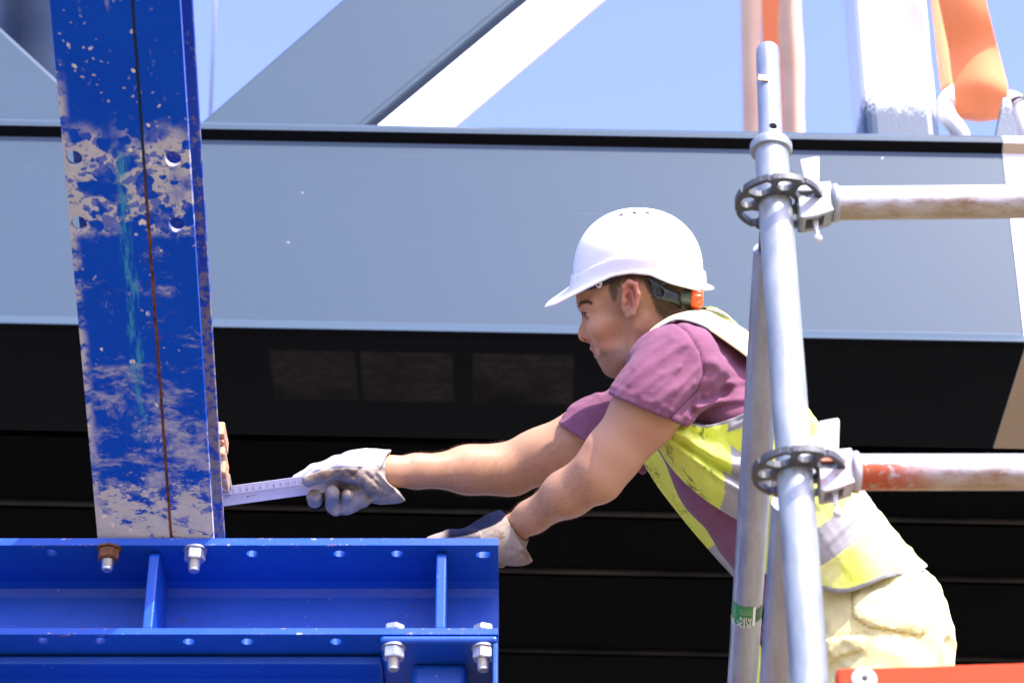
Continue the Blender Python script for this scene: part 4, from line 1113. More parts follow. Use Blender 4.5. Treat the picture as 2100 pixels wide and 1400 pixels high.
def a_stub(P):
    x, y = pix(P)
    jaw = [(1222, 708), (1232, 735), (1246, 762), (1272, 752), (1298, 718), (1290, 672), (1262, 632)]
    d = polydist(x, y, jaw); m = (1 - sstep(d, 2, 46)) * (.55 + .45 * sstep(y, 640, 720))
    chin = near_px(x, y, 1258, 742, 42, 44); m = np.maximum(m, chin)
    m *= 1 - .85 * near_px(x, y, 1246, 680, 66, 44)
    m *= 1 - .75 * near_px(x, y, 1322, 700, 40, 60)
    lip = near_px(x, y, 1218, 721, 15, 13)
    return np.clip(m * (1 - lip) * (x < 1345), 0, 1)
def a_lip(P):
    x, y = pix(P); m = np.maximum(near_px(x, y, 1216, 714, 16, 8), near_px(x, y, 1224, 729, 14, 9)); return m * .9 * (np.abs(P[:, 2]) < .024)
def a_blush(P):
    x, y = pix(P); m = near_px(x, y, 1296, 600, 22, 44) * .8 * (np.abs(P[:, 2]) > .072)
    m = np.maximum(m, near_px(x, y, 1200, 693, 20, 16) * .45); m = np.maximum(m, near_px(x, y, 1240, 690, 40, 30) * .15); return m
HAIRLINE = [(1238, 560), (1247, 596), (1254, 618), (1266, 618), (1270, 596), (1280, 574), (1298, 570), (1318, 580), (1330, 606), (1344, 640), (1372, 668), (1440, 690), (1470, 600), (1440, 440), (1240, 440)]
def inpoly(x, y, poly):
    c = np.zeros(len(x), bool); n = len(poly)
    for i in range(n):
        x0, y0 = poly[i]; x1, y1 = poly[(i + 1) % n]
        if y0 == y1: continue
        t = ((y0 > y) != (y1 > y)) & (x < (x1 - x0) * (y - y0) / (y1 - y0) + x0); c ^= t
    return c
def a_scalp(P):
    x, y = pix(P); i = inpoly(x, y, HAIRLINE).astype(float); d = polydist(x, y, HAIRLINE[:12]); i = np.where(i > 0, sstep(d, 0, 10), 0)
    ear = near_px(x, y, 1294, 612, 19, 40) * (np.abs(P[:, 2]) > .073); return i * (1 - (ear > .05))
def a_armhair(P):
    x, y = pix(P); return ((x < 1180) & (y > 850)).astype(float)
def zero(P): return np.zeros(len(P))
person = sdf_obj('person', [(PH, FH), (PB, FB)], M['skin'], None, dict(stubble=a_stub, lip=a_lip, blush=a_blush, scalp=a_scalp, armhair=a_armhair))
tag(person, 'man in white helmet, mauve shirt and yellow vest leaning over the beam with a ruler', 'person')

# eyes
def eye_obj(s):
    c = J(1207.5, 640, s * .031); bm = bmesh.new(); bmesh.ops.create_uvsphere(bm, u_segments=24, v_segments=16, radius=.0118)
    me = bpy.data.meshes.new('eye'); bm.to_mesh(me); bm.free()
    co = np.zeros(len(me.vertices) * 3); me.vertices.foreach_get('co', co); co = co.reshape(-1, 3)
    look = np.array([-.80, -.35, .50 * s]); look /= np.linalg.norm(look)
    at = me.attributes.new('iris', 'FLOAT', 'POINT'); at.data.foreach_set('value', (co @ look > .0092).astype(np.float32))
    me.vertices.foreach_set('co', to_world(co + c).astype(np.float32).ravel()); me.update(); return link('eye', me, M['eye'], person, True)
eye_obj(1); eye_obj(-1)

# hair: short strands standing on the scalp
def nrm_of(P, F):
    n = np.cross(P[F[:, 2]] - P[F[:, 0]], P[F[:, 3]] - P[F[:, 1]]); N = np.zeros_like(P)
    for i in range(4): np.add.at(N, F[:, i], n)
    return N / (vlen(N)[:, None] + 1e-12)
NH = nrm_of(PH, FH)
rs = np.random.RandomState(5)
def strands(name, pts, nrm, direc, length, width, mat):
    n = len(pts); side = np.cross(nrm, direc); side /= (vlen(side)[:, None] + 1e-9)
    L1 = length[:, None]
    mid = pts + nrm * L1 * .38 + direc * L1 * .45; tip = pts + nrm * L1 * .45 + direc * L1 * 1.0
    w_ = width
    V = np.stack([pts - side * w_, pts + side * w_, mid + side * w_ * .8, mid - side * w_ * .8, tip], 1).reshape(-1, 3)
    F = []
    for i in range(n): k = i * 5; F.append((k, k + 1, k + 2, k + 3)); F.append((k + 3, k + 2, k + 4))
    return mesh_obj(name, to_world(V), F, mat, person, True)
sc_ = a_scalp(PH); x_, y_ = pix(PH)
cand = np.where((sc_ > .05) & (y_ > 545))[0]; pr = sc_[cand] * .8 + .2; pick = cand[rs.rand(len(cand)) < pr * .75]
jit = rs.normal(0, .0009, (len(pick), 3)); pts = PH[pick] + jit
bk = np.array([.75, -.62, 0]); fd = np.array([.15, -1.0, 0])
xx = x_[pick]; tb_ = sstep(xx, 1262, 1310)[:, None]
dr = fd * (1 - tb_) + bk * tb_ + rs.normal(0, .22, (len(pick), 3)); nn = NH[pick]; dr -= nn * (dr * nn).sum(1)[:, None]; dr /= vlen(dr)[:, None]
strands('hair', pts, nn, dr, rs.uniform(.005, .0095, len(pick)) * np.where(xx < 1270, .8, 1.1), .00038, M['hair'])
NB = nrm_of(PB, FB); xb, yb2 = pix(PB)
cand = np.where((xb < 1215) & (xb > 830) & (yb2 > 880) & ((xb < 1010) | (yb2 > 905)))[0]; pick = np.repeat(cand[rs.rand(len(cand)) < .75], 1)
pts = PB[pick] + rs.normal(0, .0012, (len(pick), 3)); nn = NB[pick]; dr = np.array([-.75, -.55, .1]) + rs.normal(0, .35, (len(pick), 3)); dr -= nn * (dr * nn).sum(1)[:, None]; dr /= vlen(dr)[:, None]
strands('arm_hair', pts, nn, dr, rs.uniform(.004, .010, len(pick)), .00011, M['hair'])
# eyebrows
bl_ = [(1185, 627), (1192, 621), (1202, 619), (1211, 622)]
ok = np.where((polydist(x_, y_, bl_) < 2.6) & (x_ > 1186.5) & (np.abs(PH[:, 2]) > .010) & (x_ < 1220))[0]
for sg in (1, -1):
    ok_ = ok[PH[ok][:, 2] * sg > 0]; ok_ = np.repeat(ok_, 2)
    pts = PH[ok_] + rs.normal(0, .0008, (len(ok_), 3)); nn = NH[ok_]; dr = np.array([.9, .12, .2 * sg]) + rs.normal(0, .25, (len(ok_), 3)); dr -= nn * (dr * nn).sum(1)[:, None]; dr /= vlen(dr)[:, None]
    strands('eyebrow', pts, nn, dr, rs.uniform(.003, .006, len(ok_)), .0003, M['brow'])

# ---------------------------------------------------------------- helmet
HC = J(1308, 552, 0)                              # centre of the dome's base circle
HAX = rotax((1, 0, 0), 7) @ rotz(0)
def helmet_world(V): return to_world(HC + (np.asarray(V) @ HAX.T))
def dome_r(phi):
    cx, sx = np.cos(phi), np.sin(phi)             # phi = 0 at the back (+x), pi at the front
    ax_ = np.where(cx > 0, .1120, .1110); az_ = .0900
    return 1.0 / np.sqrt((np.abs(cx) / ax_) ** 2 + (np.abs(sx) / az_) ** 2)
HTOP = .1035
def rim_y(phi):                                    # height of the rim below the base circle
    deg = np.degrees(np.abs((phi + PI) % (2 * PI) - PI))      # 0 back .. 180 front
    return np.interp(deg, [0, 35, 60, 80, 100, 120, 140, 160, 180], [-.0290, -.0245, -.0120, .0030, .0060, .0005, -.0140, -.0310, -.0400])
NPH = 120
ph = np.arange(NPH) / NPH * 2 * PI
def ring(prof_r, prof_y): return np.stack([prof_r * np.cos(ph), prof_y, prof_r * np.sin(ph)], 1)
rows = []
R0 = dome_r(ph); RY = rim_y(ph)
YB = RY + .0265                                    # top of the raised band that follows the rim
for k in range(1, 19):
    aE = np.where(YB > 0, np.arccos(np.clip((np.maximum(YB, 0) / HTOP), 0, 1) ** (1 / .98)), PI / 2)
    a = aE * k / 18
    y = HTOP * np.cos(a) ** .98; rr = R0 * np.sin(a) ** .92
    crown = .0022 * np.exp(-(rr * np.sin(ph) / .022) ** 2) * np.cos(a) ** .6
    rows.append(ring(rr, y + crown))
rE = rr
rows.append(ring(rE + .0004, np.minimum(y, YB) * .5 + y * .5)); rows.append(ring(rE + .0010, np.minimum(y, YB)))
rows.append(ring(rE + .0044, np.minimum(y, YB) - .0010))
RW = np.maximum(rE + .0052, R0 + .0022)
yy = np.minimum(y, YB) - .0022
for t in (.1, .5, .9): rows.append(ring(RW + .0012 * t, yy + (RY + .002 - yy) * t))
deg = np.degrees(np.abs((ph + PI) % (2 * PI) - PI))
# lip: small all round, the peak in front
lipw = np.interp(deg, [0, 30, 60, 90, 115, 130, 145, 160, 172, 180], [.0135, .0120, .0045, .0030, .0040, .0105, .0245, .0380, .0430, .0440])
drop = np.interp(deg, [0, 30, 60, 90, 115, 130, 145, 160, 180], [.0020, .002, .001, .001, .002, .0065, .0150, .0230, .0265])
for t in (.25, .55, .85, 1.0):
    rows.append(ring(RW + .0014 + lipw * t, RY - drop * (t ** 1.15)))
V = [np.array([[0, HTOP + .0022, 0]])] + rows; V = np.concatenate(V)
Fh = []
for i in range(NPH): Fh.append((0, 1 + (i + 1) % NPH, 1 + i))
for j in range(len(rows) - 1):
    for i in range(NPH):
        a = 1 + j * NPH + i; b = 1 + j * NPH + (i + 1) % NPH; Fh.append((a, b, b + NPH, a + NPH))
shell = mesh_obj('helmet', helmet_world(V), Fh, [M['hat'], M['hat_under']], person)
m = shell.modifiers.new('solid', 'SOLIDIFY'); m.thickness = .0042; m.offset = -1; m.material_offset = 1; m.material_offset_rim = 0
m = shell.modifiers.new('sub', 'SUBSURF'); m.levels = 1; m.render_levels = 1
bpy.context.view_layer.update()
def hpt(phi, y, out=0.0): r = dome_r(np.array([phi]))[0] + out; return np.array([r * math.cos(phi), y, r * math.sin(phi)])
def hw(v): return Vector(helmet_world(np.asarray(v)[None])[0])
# flip normals if needed (outward)
def fix_out(o, cen):
    me = o.data; bm = bmesh.new(); bm.from_mesh(me); bmesh.ops.recalc_face_normals(bm, faces=bm.faces)
    s = sum((f.calc_center_median() - cen).dot(f.normal) for f in bm.faces)
    if s < 0: bmesh.ops.reverse_faces(bm, faces=bm.faces)
    bm.to_mesh(me); bm.free()
fix_out(shell, hw((0, 0, 0)))
# vents on the crown: three dark slots, seen on the near side (and their twins)
for s in (1, -1):
    for xq in (-.030, -.008, .014):
        rr = math.sqrt(max(0, 1 - (xq / .112) ** 2)); zq = s * .030
        k = math.sqrt(max(0.0, 1 - (xq / .1115) ** 2 - (zq / .090) ** 2)); yq_ = HTOP * k ** .98
        nv = np.array([xq / .1115 ** 2, yq_ / HTOP ** 2, zq / .09 ** 2]); nv /= np.linalg.norm(nv)
        p0 = np.array([xq, yq_, zq]); bm = bmesh.new(); add_box(bm, (0, 0, 0), (.0062, .0036, .0052))
        Rm = frame_of(Vector((to_world((HAX @ nv)[None]) - to_world(np.zeros((1, 3))))[0]), (1, 0, 0)) if False else frame_of(Vector(AR * (HAX @ nv)[0] + AU * (HAX @ nv)[1] - AF * (HAX @ nv)[2]), (1, 0, 0))
        bmesh.ops.transform(bm, matrix=Matrix.Translation(hw(p0 + nv * .0003)) @ Rm.to_4x4(), verts=bm.verts); bm_obj('vent', bm, M['hole'], shell)
# small slot cover mark on the band and the chin-strap tab
def tab():
    a = J(1229, 566, .0935 * .55 + .012); bm = bmesh.new()
    # find the rim radius there in helmet space
    phi = math.acos(max(-1, min(1, (-.069) / .101)))
    p0 = hpt(phi, rim_y(np.array([phi]))[0] - .006, .0035)
    nv = np.array([math.cos(phi) / .111 ** 2, 0, math.sin(phi) / .09 ** 2]); nv /= np.linalg.norm(nv); nw = HAX @ nv
    Rm = frame_of(Vector(AR * nw[0] + AU * nw[1] - AF * nw[2]), (1, 0, 0))
    poly = [(-.0065, .014), (-.0062, -.003), (-.004, -.0085), (0, -.0105), (.004, -.0085), (.0062, -.003), (.0065, .014)]
    upv = Rm.inverted() @ Vector(AU); sgn = 1 if upv.y > 0 else -1
    add_prism(bm, [(x, y * sgn) for x, y in poly], ID3, (0, 0, 0), .003, -.0015)
    bmesh.ops.transform(bm, matrix=Matrix.Translation(hw(p0)) @ Rm.to_4x4(), verts=bm.verts); o = bm_obj('strap_tab', bm, M['hat'], shell); bevel(o, .0008)
    bm = bmesh.new(); add_lathe(bm, [(0, -.002), (.0021, -.002), (.0021, .0019), (0, .0019)], (0, -.0045 * sgn, 0), (0, 0, 1), 14)
    bmesh.ops.transform(bm, matrix=Matrix.Translation(hw(p0)) @ Rm.to_4x4(), verts=bm.verts); bm_obj('strap_hole', bm, M['hole'], shell)
tab()
# inner headband (front and sides) and the ratchet strap behind
def strip(name, pts_top, pts_bot, mat, thick=.0025, parent=shell):
    n = len(pts_top); V = [jw(*p) for p in pts_top] + [jw(*p) for p in pts_bot]
    F = [(i, i + 1, n + i + 1, n + i) for i in range(n - 1)]
    o = mesh_obj(name, V, F, mat, parent); m = o.modifiers.new('sub', 'SUBSURF'); m.levels = 2; m.render_levels = 2
    m = o.modifiers.new('solid', 'SOLIDIFY'); m.thickness = thick; m.offset = 0; return o
hbT = [(1191, 572, 0), (1196, 569, .028), (1214, 562, .052), (1244, 552, .068), (1290, 542, .076), (1330, 548, .078), (1345, 560, .078)]
hbB = [(1182, 598, 0), (1186, 597, .030), (1206, 595, .056), (1240, 586, .0735), (1264, 568, .080), (1320, 556, .082), (1345, 572, .081)]
strip('headband', hbT, hbB, M['strap'])
strip('headband', [(x, y, -z) for x, y, z in hbT], [(x, y, -z) for x, y, z in hbB], M['strap'])
rsT = [(1322, 562, .086), (1338, 572, .086), (1350, 582, .0855), (1372, 596, .079), (1386, 598, .072), (1396, 601, .060), (1404, 603, .03)]
rsB = [(1334, 580, .087), (1341, 604, .0865), (1352, 616, .085), (1372, 617, .079), (1386, 622, .072), (1396, 632, .060), (1404, 638, .03)]
strip('ratchet_strap', rsT, rsB, M['strap'], .004)
strip('ratchet_strap', [(x, y, -z) for x, y, z in rsT], [(x, y, -z) for x, y, z in rsB], M['strap'], .004)
strip('ratchet_strap', [(1330, 556, .0845), (1345, 560, .0835), (1372, 566, .075)], [(1340, 582, .0855), (1356, 586, .0835), (1368, 582, .076)], M['strap'], .003)
strip('ratchet_strap', [(1412, 570, .03), (1421, 570, .024)], [(1414, 604, .036), (1422, 604, .03)], M['strap'], .003)
def jax(px, py, wv, dx, dy, dz): return jw(px, py, wv), Vector(AR * dx + AU * dy - AF * dz).normalized()
c_, a_ = jax(1352, 600, .0885, .15, .05, 1)
bm = bmesh.new(); add_lathe(bm, [(.0072, -.004), (.0118, -.004), (.0118, .0015), (.0105, .0028), (.0082, .0028), (.0072, .001)], c_, a_, 28, closed=True); bm_obj('pivot_ring', bm, M['strap'], shell, True, 40)
c_, a_ = jax(1393, 609, .046, .99, -.06, .10)
bm = bmesh.new(); add_lathe(bm, [(0, -.004), (.0165, -.004), (.0172, -.001), (.0155, 0), (.0150, .0185), (.0165, .0195), (.0165, .0205), (0, .0205)], c_, a_, 32); bm_obj('dial_barrel', bm, M['barrel'], shell, True, 40)
bm = bmesh.new(); nk = 14
def knobprof(seg):
    rings = []
    frk = frame_of(a_)
    for (r, h) in ((.0, .0205), (.0165, .0205), (.0185, .023), (.0192, .030), (.0182, .036), (.0155, .0395), (.009, .041), (0, .041)):
        rings.append([c_ + frk @ Vector(((r * (1 + .045 * math.cos(nk * 2 * PI * k / seg))) * math.cos(2 * PI * k / seg), (r * (1 + .045 * math.cos(nk * 2 * PI * k / seg))) * math.sin(2 * PI * k / seg), h)) for k in range(seg)])
    return rings
rg = knobprof(112); vv = [[bm.verts.new(p) for p in r] for r in rg]
for a, b in zip(vv[:-1], vv[1:]):
    for k in range(112): bm.faces.new((a[k], a[(k + 1) % 112], b[(k + 1) % 112], b[k]))
bmesh.ops.remove_doubles(bm, verts=bm.verts, dist=1e-5)
bm_obj('dial_knob', bm, M['knob'], shell, True, 50)

# ---------------------------------------------------------------- shirt
def ridged(p, ax_dir, f_along, f_across, f_w, off=0.0):
    d = np.asarray(ax_dir, float); d /= np.hypot(*d); u = p[:, 0] * d[0] + p[:, 1] * d[1]; v = -p[:, 0] * d[1] + p[:, 1] * d[0]
    q = np.stack([u * f_along + off, v * f_across + off * 1.7 + .8 * vnoise(p * 14 + 3), p[:, 2] * f_w + off], 1)
    n1 = vnoise(q); n2 = vnoise(q * np.array([1.6, 2.1, 1.5]) + 7.3)
    return (1 - np.abs(2 * n1 - 1)) * .7 + (1 - np.abs(2 * n2 - 1)) * .3          # 0..1
def near_sleeve(p):
    sh, el = NS['sh'], NS['el']
    hem = lerp(J(1277, 817, .2), J(1380, 861, .2), .5)
    ext_ = hem + (hem - sh) * .5
    d = chain(p, [(sh + np.array([.008, -.002, -.006]), .0705), (lerp(sh, hem, .55), .0610), (hem, .0590), (ext_, .060)], .03)
    return d
def far_sleeve(p):
    sh = FS['sh'] + np.array([.03, .01, .0]); hem = J(1232, 914, -.155)
    return chain(p, [(sh, .074), (hem, .080), (hem + (hem - sh) * .8, .088)], .03)
def shirt_sdf(p):
    t = torso_sdf(p, .012)
    # loose cloth hanging below the chest and belly
    hang = chain(p, [(J(1392, 890, 0), .045), (J(1470, 990, 0), .060), (J(1560, 1095, 0), .066), (J(1640, 1165, 0), .07)], .04, ((0, 0, 1), 1.9))
    t = smin(t, hang, .05)
    t = smin(t, cap(p, J(1375, 790, -.11), J(1375, 760, .13), .075, .075), .05)            # yoke across the shoulders
    # folds down the belly
    t = t + .0045 * (ridged(p, (.6, -.8), 5, 52, 16, 2.0) - .5) * sstep(p[:, 1], J(0, 800, 0)[1], J(0, 900, 0)[1])
    s1 = near_sleeve(p)
    fold = ridged(p, (-.66, -.75), 5, 36, 18)
    s1 = s1 - .0125 * (fold - .62)
    xs, ys = pix(p)
    for pl, amp, wd in (([(1300, 752), (1336, 718), (1378, 692)], .0022, 7), ([(1292, 786), (1334, 748), (1384, 716), (1410, 704)], .0036, 8), ([(1312, 806), (1350, 772), (1392, 752)], .0030, 7), ([(1352, 822), (1396, 790), (1432, 752)], .0040, 8), ([(1378, 842), (1404, 806), (1424, 786)], .0026, 6)):
        g = polydist(xs, ys, pl); s1 = s1 - amp * np.exp(-(g / wd) ** 2)
    hp = halfpl(p, (1258, 813), (1371, 860), .20)       # + on the right of a->b = below the hem
    bulge = np.exp(-((hp + .016) / .004) ** 2) * .0012
    s1 = s1 - bulge
    s1 = smax(s1, hp, .004)
    s2 = far_sleeve(p) - .008 * (ridged(p, (-.5, .85), 8, 42, 22, 5.0) - .5)
    hp2 = halfpl(p, (1161, 878), (1322, 975), -.17)
    s2 = smax(s2, hp2, .004)
    d = smin(t, s1, .022); d = smin(d, s2, .03)
    # armhole seam grooves
    x, y = pix(p)
    g = polydist(x, y, [(1378, 656), (1412, 682), (1436, 722), (1444, 764), (1430, 800), (1398, 832), (1372, 858)])
    d = d + .0030 * np.exp(-(g / 3.2) ** 2) * (p[:, 2] > .06)
    g2 = polydist(x, y, [(1395, 846), (1425, 806), (1470, 800), (1540, 786)])
    d = d + .006 * np.exp(-(g2 / 9) ** 2) * (p[:, 2] > .05)
    d = d - .0035 * (ridged(p, (.95, .12), 6, 44, 20, 9.0) - .5) * (x > 1430)
    for pl, amp, wd in (([(1448, 808), (1490, 790), (1545, 782)], .0035, 7), ([(1430, 836), (1480, 822), (1545, 818)], .0045, 7), ([(1462, 744), (1494, 760), (1508, 800)], .0035, 12)):
        g = polydist(x, y, pl); d = d - (amp * np.exp(-(g / wd) ** 2) - amp * .5 * np.exp(-((g - 1.9 * wd) / wd) ** 2)) * (p[:, 2] > .05)
    # neck opening, sleeve openings
    d = smax(d, -cap(p, J(1290, 600, -.005), J(1390, 718, -.005), .060, .0625), .006)
    d = smax(d, -cap(p, lerp(NS['sh'], NS['el'], .50), NS['el'], .0520, .050), .003) if True else d
    inner2 = cap(p, lerp(FS['sh'], FS['el'], .46), FS['el'], .055, .052)
    d = smax(d, -inner2, .003)
    d = smax(d, (p - J(1668, 1108, 0)) @ ((SP[4] - SP[3]) / np.linalg.norm(SP[4] - SP[3])), .004)
    return d
PS, FSQ = polymesh(shirt_sdf, J(1140, 1330, -.26), J(1760, 640, .29), .0030, 1)
def shirt_seam(P):
    x, y = pix(P)
    g = polydist(x, y, [(1378, 656), (1412, 682), (1436, 722), (1444, 764), (1430, 800), (1398, 832), (1372, 858)]); m = (1 - sstep(g, .8, 2.2)) * (P[:, 2] > .06) * .8
    h = polydist(x, y, [(1262, 803), (1376, 849)]); return np.maximum(m, (1 - sstep(h, .5, 1.4)) * .35 * (P[:, 2] > .05))
shirt = sdf_obj('shirt', [(PS, FSQ)], M['shirt'], person, dict(seam=shirt_seam))
# loose shirt tail hanging between the vest flaps
def sheet(rows, nu=40, nv=24, fold=None):
    """rows: list of polylines (same count) in pixel/depth triples; a smooth grid through them"""
    A = np.array([[J(*q) for q in r] for r in rows])             # (v, u, 3)
    def rs1(arr, n, ax_):
        k = arr.shape[ax_]; t = np.linspace(0, k - 1, n); i = np.clip(t.astype(int), 0, k - 2); f = t - i
        im, i2, i3 = np.clip(i - 1, 0, k - 1), i + 1, np.clip(i + 2, 0, k - 1); tk = lambda j: np.take(arr, j, ax_)
        sh_ = [1] * arr.ndim; sh_[ax_] = n; f = f.reshape(sh_)
        return .5 * (2 * tk(i) + (tk(i2) - tk(im)) * f + (2 * tk(im) - 5 * tk(i) + 4 * tk(i2) - tk(i3)) * f * f + (3 * tk(i) - tk(im) - 3 * tk(i2) + tk(i3)) * f ** 3)
    G = rs1(rs1(A, nv, 0), nu, 1)
    if fold is not None:
        vv_, uu_ = np.meshgrid(np.linspace(0, 1, nv), np.linspace(0, 1, nu), indexing='ij'); G[..., 2] += fold(uu_, vv_)
    P = G.reshape(-1, 3); F = []
    for j in range(nv - 1):
        for i in range(nu - 1): k = j * nu + i; F.append((k, k + 1, k + nu + 1, k + nu))
    uv = np.stack(np.meshgrid(np.linspace(0, 1, nu), np.linspace(0, 1, nv)), -1).reshape(-1, 2)
    return P, np.array(F), uv
def sheet_obj(name, rows, mat, parent, attrs=None, thick=.0022, **kw):
    P, F, uv = sheet(rows, **kw)
    o = sdf_obj(name, [(P, F)], mat, parent, {k: (lambda Pq, f=f: f(uv[:, 0], uv[:, 1])) for k, f in (attrs or {}).items()})
    m = o.modifiers.new('solid', 'SOLIDIFY'); m.thickness = thick; m.offset = 0
    return o
sheet_obj('shirt_tail', [[(1552, 1040, .150), (1590, 1040, .145), (1622, 1040, .13)], [(1540, 1120, .135), (1580, 1120, .150), (1618, 1120, .13)], [(1536, 1185, .12), (1562, 1190, .15), (1602, 1180, .13)],
                         [(1533, 1230, .12), (1550, 1235, .145), (1572, 1228, .125)], [(1546, 1272, .115), (1555, 1275, .13), (1561, 1265, .118)], [(1560, 1318, .11), (1566, 1316, .118), (1571, 1302, .112)]], M['shirt'], shirt,
          fold=lambda u, v: .006 * np.sin(u * 17) * v)

# ---------------------------------------------------------------- vest
def vest_sdf(p):
    d = torso_sdf(p, .024)
    x, y = pix(p)
    d = d - .0050 * (ridged(p, (.62, -.78), 7, 26, 14, 4.0) - .5) - .0055 * (ridged(p, (-.8, -.6), 6, 34, 18, 12.0) - .5)
    outer = d
    d = np.maximum(outer, -(outer + .0085))                                 # shell
    # armholes
    for s in (1, -1):
        c = J(1452, 752, s * .1)
        q = p - c; a = math.radians(20); u = q[:, 0] * math.cos(a) + q[:, 1] * math.sin(a); v = -q[:, 0] * math.sin(a) + q[:, 1] * math.cos(a)
        hole = (np.sqrt((u / .085) ** 2 + (v / .098) ** 2) - 1) * .085
        hole = np.maximum(hole, .045 - s * p[:, 2])
        d = smax(d, -hole, .004)
    # open front: keep the back, the sides; neck and hem cut
    d = smax(d, halfpl(p, (1345, 880), (1560, 1170), 0), .004)               # belly side removed
    d = smax(d, -(vlen(p - J(1355, 668, 0)) - .088), .004)                   # neck
    zt_ = np.clip(p[:, 2] / .16, -1, 1)
    hem = np.where(x < 1780, 1172 + (1780 - x) * .06, 1172 - (x - 1780) * .2)
    hx, hy = (1690, 1168), (1888, 1166)
    A = J(1690, 1166, .1); dirn = SP[4] - SP[3]; dirn = dirn / np.linalg.norm(dirn)
    wave = .010 * np.sin((x - 1690) / 28.0)
    hcut = (p - J(1792, 1172, .05)) @ np.array([.12, -.97, -.06]) - wave * .6
    d = smax(d, hcut, .003)
    return d
PV, FV = polymesh(vest_sdf, J(1300, 1270, -.26), J(1980, 600, .29), .0027, 1)
def vest_band(P):
    dd, t, e = seg_param(P, SP)
    t1 = 1.80; t2 = 2.68
    m = np.maximum((np.abs(t - t1) < .20), (np.abs(t - t2) < .19)).astype(float); return m
def vest_pipe(P):
    x, y = pix(P)
    hcut = (P - J(1792, 1172, .05)) @ np.array([.12, -.97, -.06]) - .006 * np.sin((x - 1690) / 28.0)
    m = 1 - sstep(np.abs(hcut + .003), .004, .0065)
    out = np.zeros(len(P))
    for s in (1, -1):
        q = P - J(1452, 752, s * .1); a = math.radians(20); u = q[:, 0] * math.cos(a) + q[:, 1] * math.sin(a); v = -q[:, 0] * math.sin(a) + q[:, 1] * math.cos(a)
        hole = (np.sqrt((u / .085) ** 2 + (v / .098) ** 2) - 1) * .085; out = np.maximum(out, (1 - sstep(np.abs(hole - .004), .005, .0065)) * (s * P[:, 2] > .04))
    dd, t, e = seg_param(P, SP); st = np.minimum(np.abs(np.abs(t - 1.80) - .20), np.abs(np.abs(t - 2.68) - .19))
    return np.clip(np.maximum.reduce([m, out, (1 - sstep(st, .008, .016)) * .7]), 0, 1)
def vest_sunlit_cream(P):  # blown-out sunlight on the back mixed into the yellow as a pale tone
    x, y = pix(P); n = vnoise(P * 16 + 5) * .6 + vnoise(P * 34) * .4
    return sstep(x, 1640, 1690) * np.clip(.15 + 1.8 * (n - .40), .0, .75)
vest = sdf_obj('vest', [(PV, FV)], M['vest'], person, dict(band=vest_band, piping=vest_pipe, sunlit_cream=vest_sunlit_cream))
# strap over the shoulder along the collar, its sunlit pallor painted in
sheet_obj('vest_strap', [[(1306, 712, .10), (1330, 682, .105), (1356, 661, .10), (1388, 645, .085), (1440, 637, .05), (1490, 655, .035), (1545, 690, .03), (1600, 745, .03)],
                         [(1312, 709, .122), (1336, 682, .128), (1360, 664, .125), (1390, 651, .115), (1440, 652, .098), (1490, 678, .098), (1545, 716, .10), (1600, 775, .10)],
                         [(1315, 706, .135), (1339, 681, .142), (1362, 665, .142), (1392, 655, .138), (1440, 668, .140), (1490, 700, .142), (1545, 742, .142), (1600, 800, .14)]], M['vest'], vest,
          attrs=dict(band=lambda u, v: u * 0, piping=lambda u, v: (v > .90) * (u < .62) * 1.0, sunlit_cream=lambda u, v: u * 0 + 1), thick=.003, nu=60, nv=20)
# near front panel, gathered in folds below the arm
def nb(u, v):
    uc = np.where(v < .45, .62, .56) + (v - .5) * .10; return ((u > uc) & (u < uc + .21)).astype(float)
sheet_obj('vest_panel', [[(1368, 846, .196), (1405, 862, .190), (1446, 872, .186), (1500, 858, .183), (1552, 834, .18), (1620, 800, .17)],
                         [(1356, 862, .190), (1396, 884, .197), (1446, 912, .190), (1500, 930, .186), (1552, 930, .182), (1620, 925, .175)],
                         [(1348, 874, .176), (1386, 905, .184), (1440, 945, .196), (1496, 980, .197), (1552, 1005, .19), (1620, 1015, .18)],
                         [(1343, 884, .150), (1378, 928, .166), (1430, 972, .180), (1490, 1018, .184), (1552, 1048, .18), (1620, 1070, .175)],
                         [(1338, 892, .115), (1370, 948, .128), (1412, 995, .140), (1474, 1042, .148), (1552, 1086, .15), (1620, 1125, .15)]], M['vest'], vest,
          attrs=dict(band=nb, piping=lambda u, v: (v < .035) * 1.0, sunlit_cream=lambda u, v: u * 0), nu=110, nv=70,
          fold=lambda u, v: .017 * np.exp(-((v - (.30 + .05 * u)) / .07) ** 2) * (.3 + u) - .015 * np.exp(-((v - (.43 + .04 * u)) / .06) ** 2) * (.4 + u) + .013 * np.exp(-((v - .56) / .05) ** 2) * (.5 + .5 * u) - .010 * np.exp(-((v - .16) / .06) ** 2) * (1.2 - u) + .002 * np.sin(u * 22 + v * 11) + .001 * np.sin(u * 47 - v * 19))
# far front panel, a strip hanging along the belly
sheet_obj('vest_panel', [[(1306, 924, -.07), (1345, 990, -.08), (1392, 1052, -.09), (1444, 1116, -.09), (1508, 1186, -.09), (1545, 1225, -.09)],
                         [(1318, 916, -.045), (1358, 984, -.055), (1406, 1046, -.06), (1458, 1108, -.06), (1514, 1172, -.06), (1550, 1210, -.06)],
                         [(1338, 900, -.03), (1384, 980, -.03), (1426, 1042, -.03), (1474, 1098, -.03), (1522, 1156, -.03), (1556, 1195, -.03)]], M['vest'], vest,
          attrs=dict(band=lambda u, v: ((u > .63) & (u < .80)) * 1.0, piping=lambda u, v: u * 0, sunlit_cream=lambda u, v: u * 0), nu=80, nv=24, fold=lambda u, v: .006 * np.sin(v * 7 + u * 4))
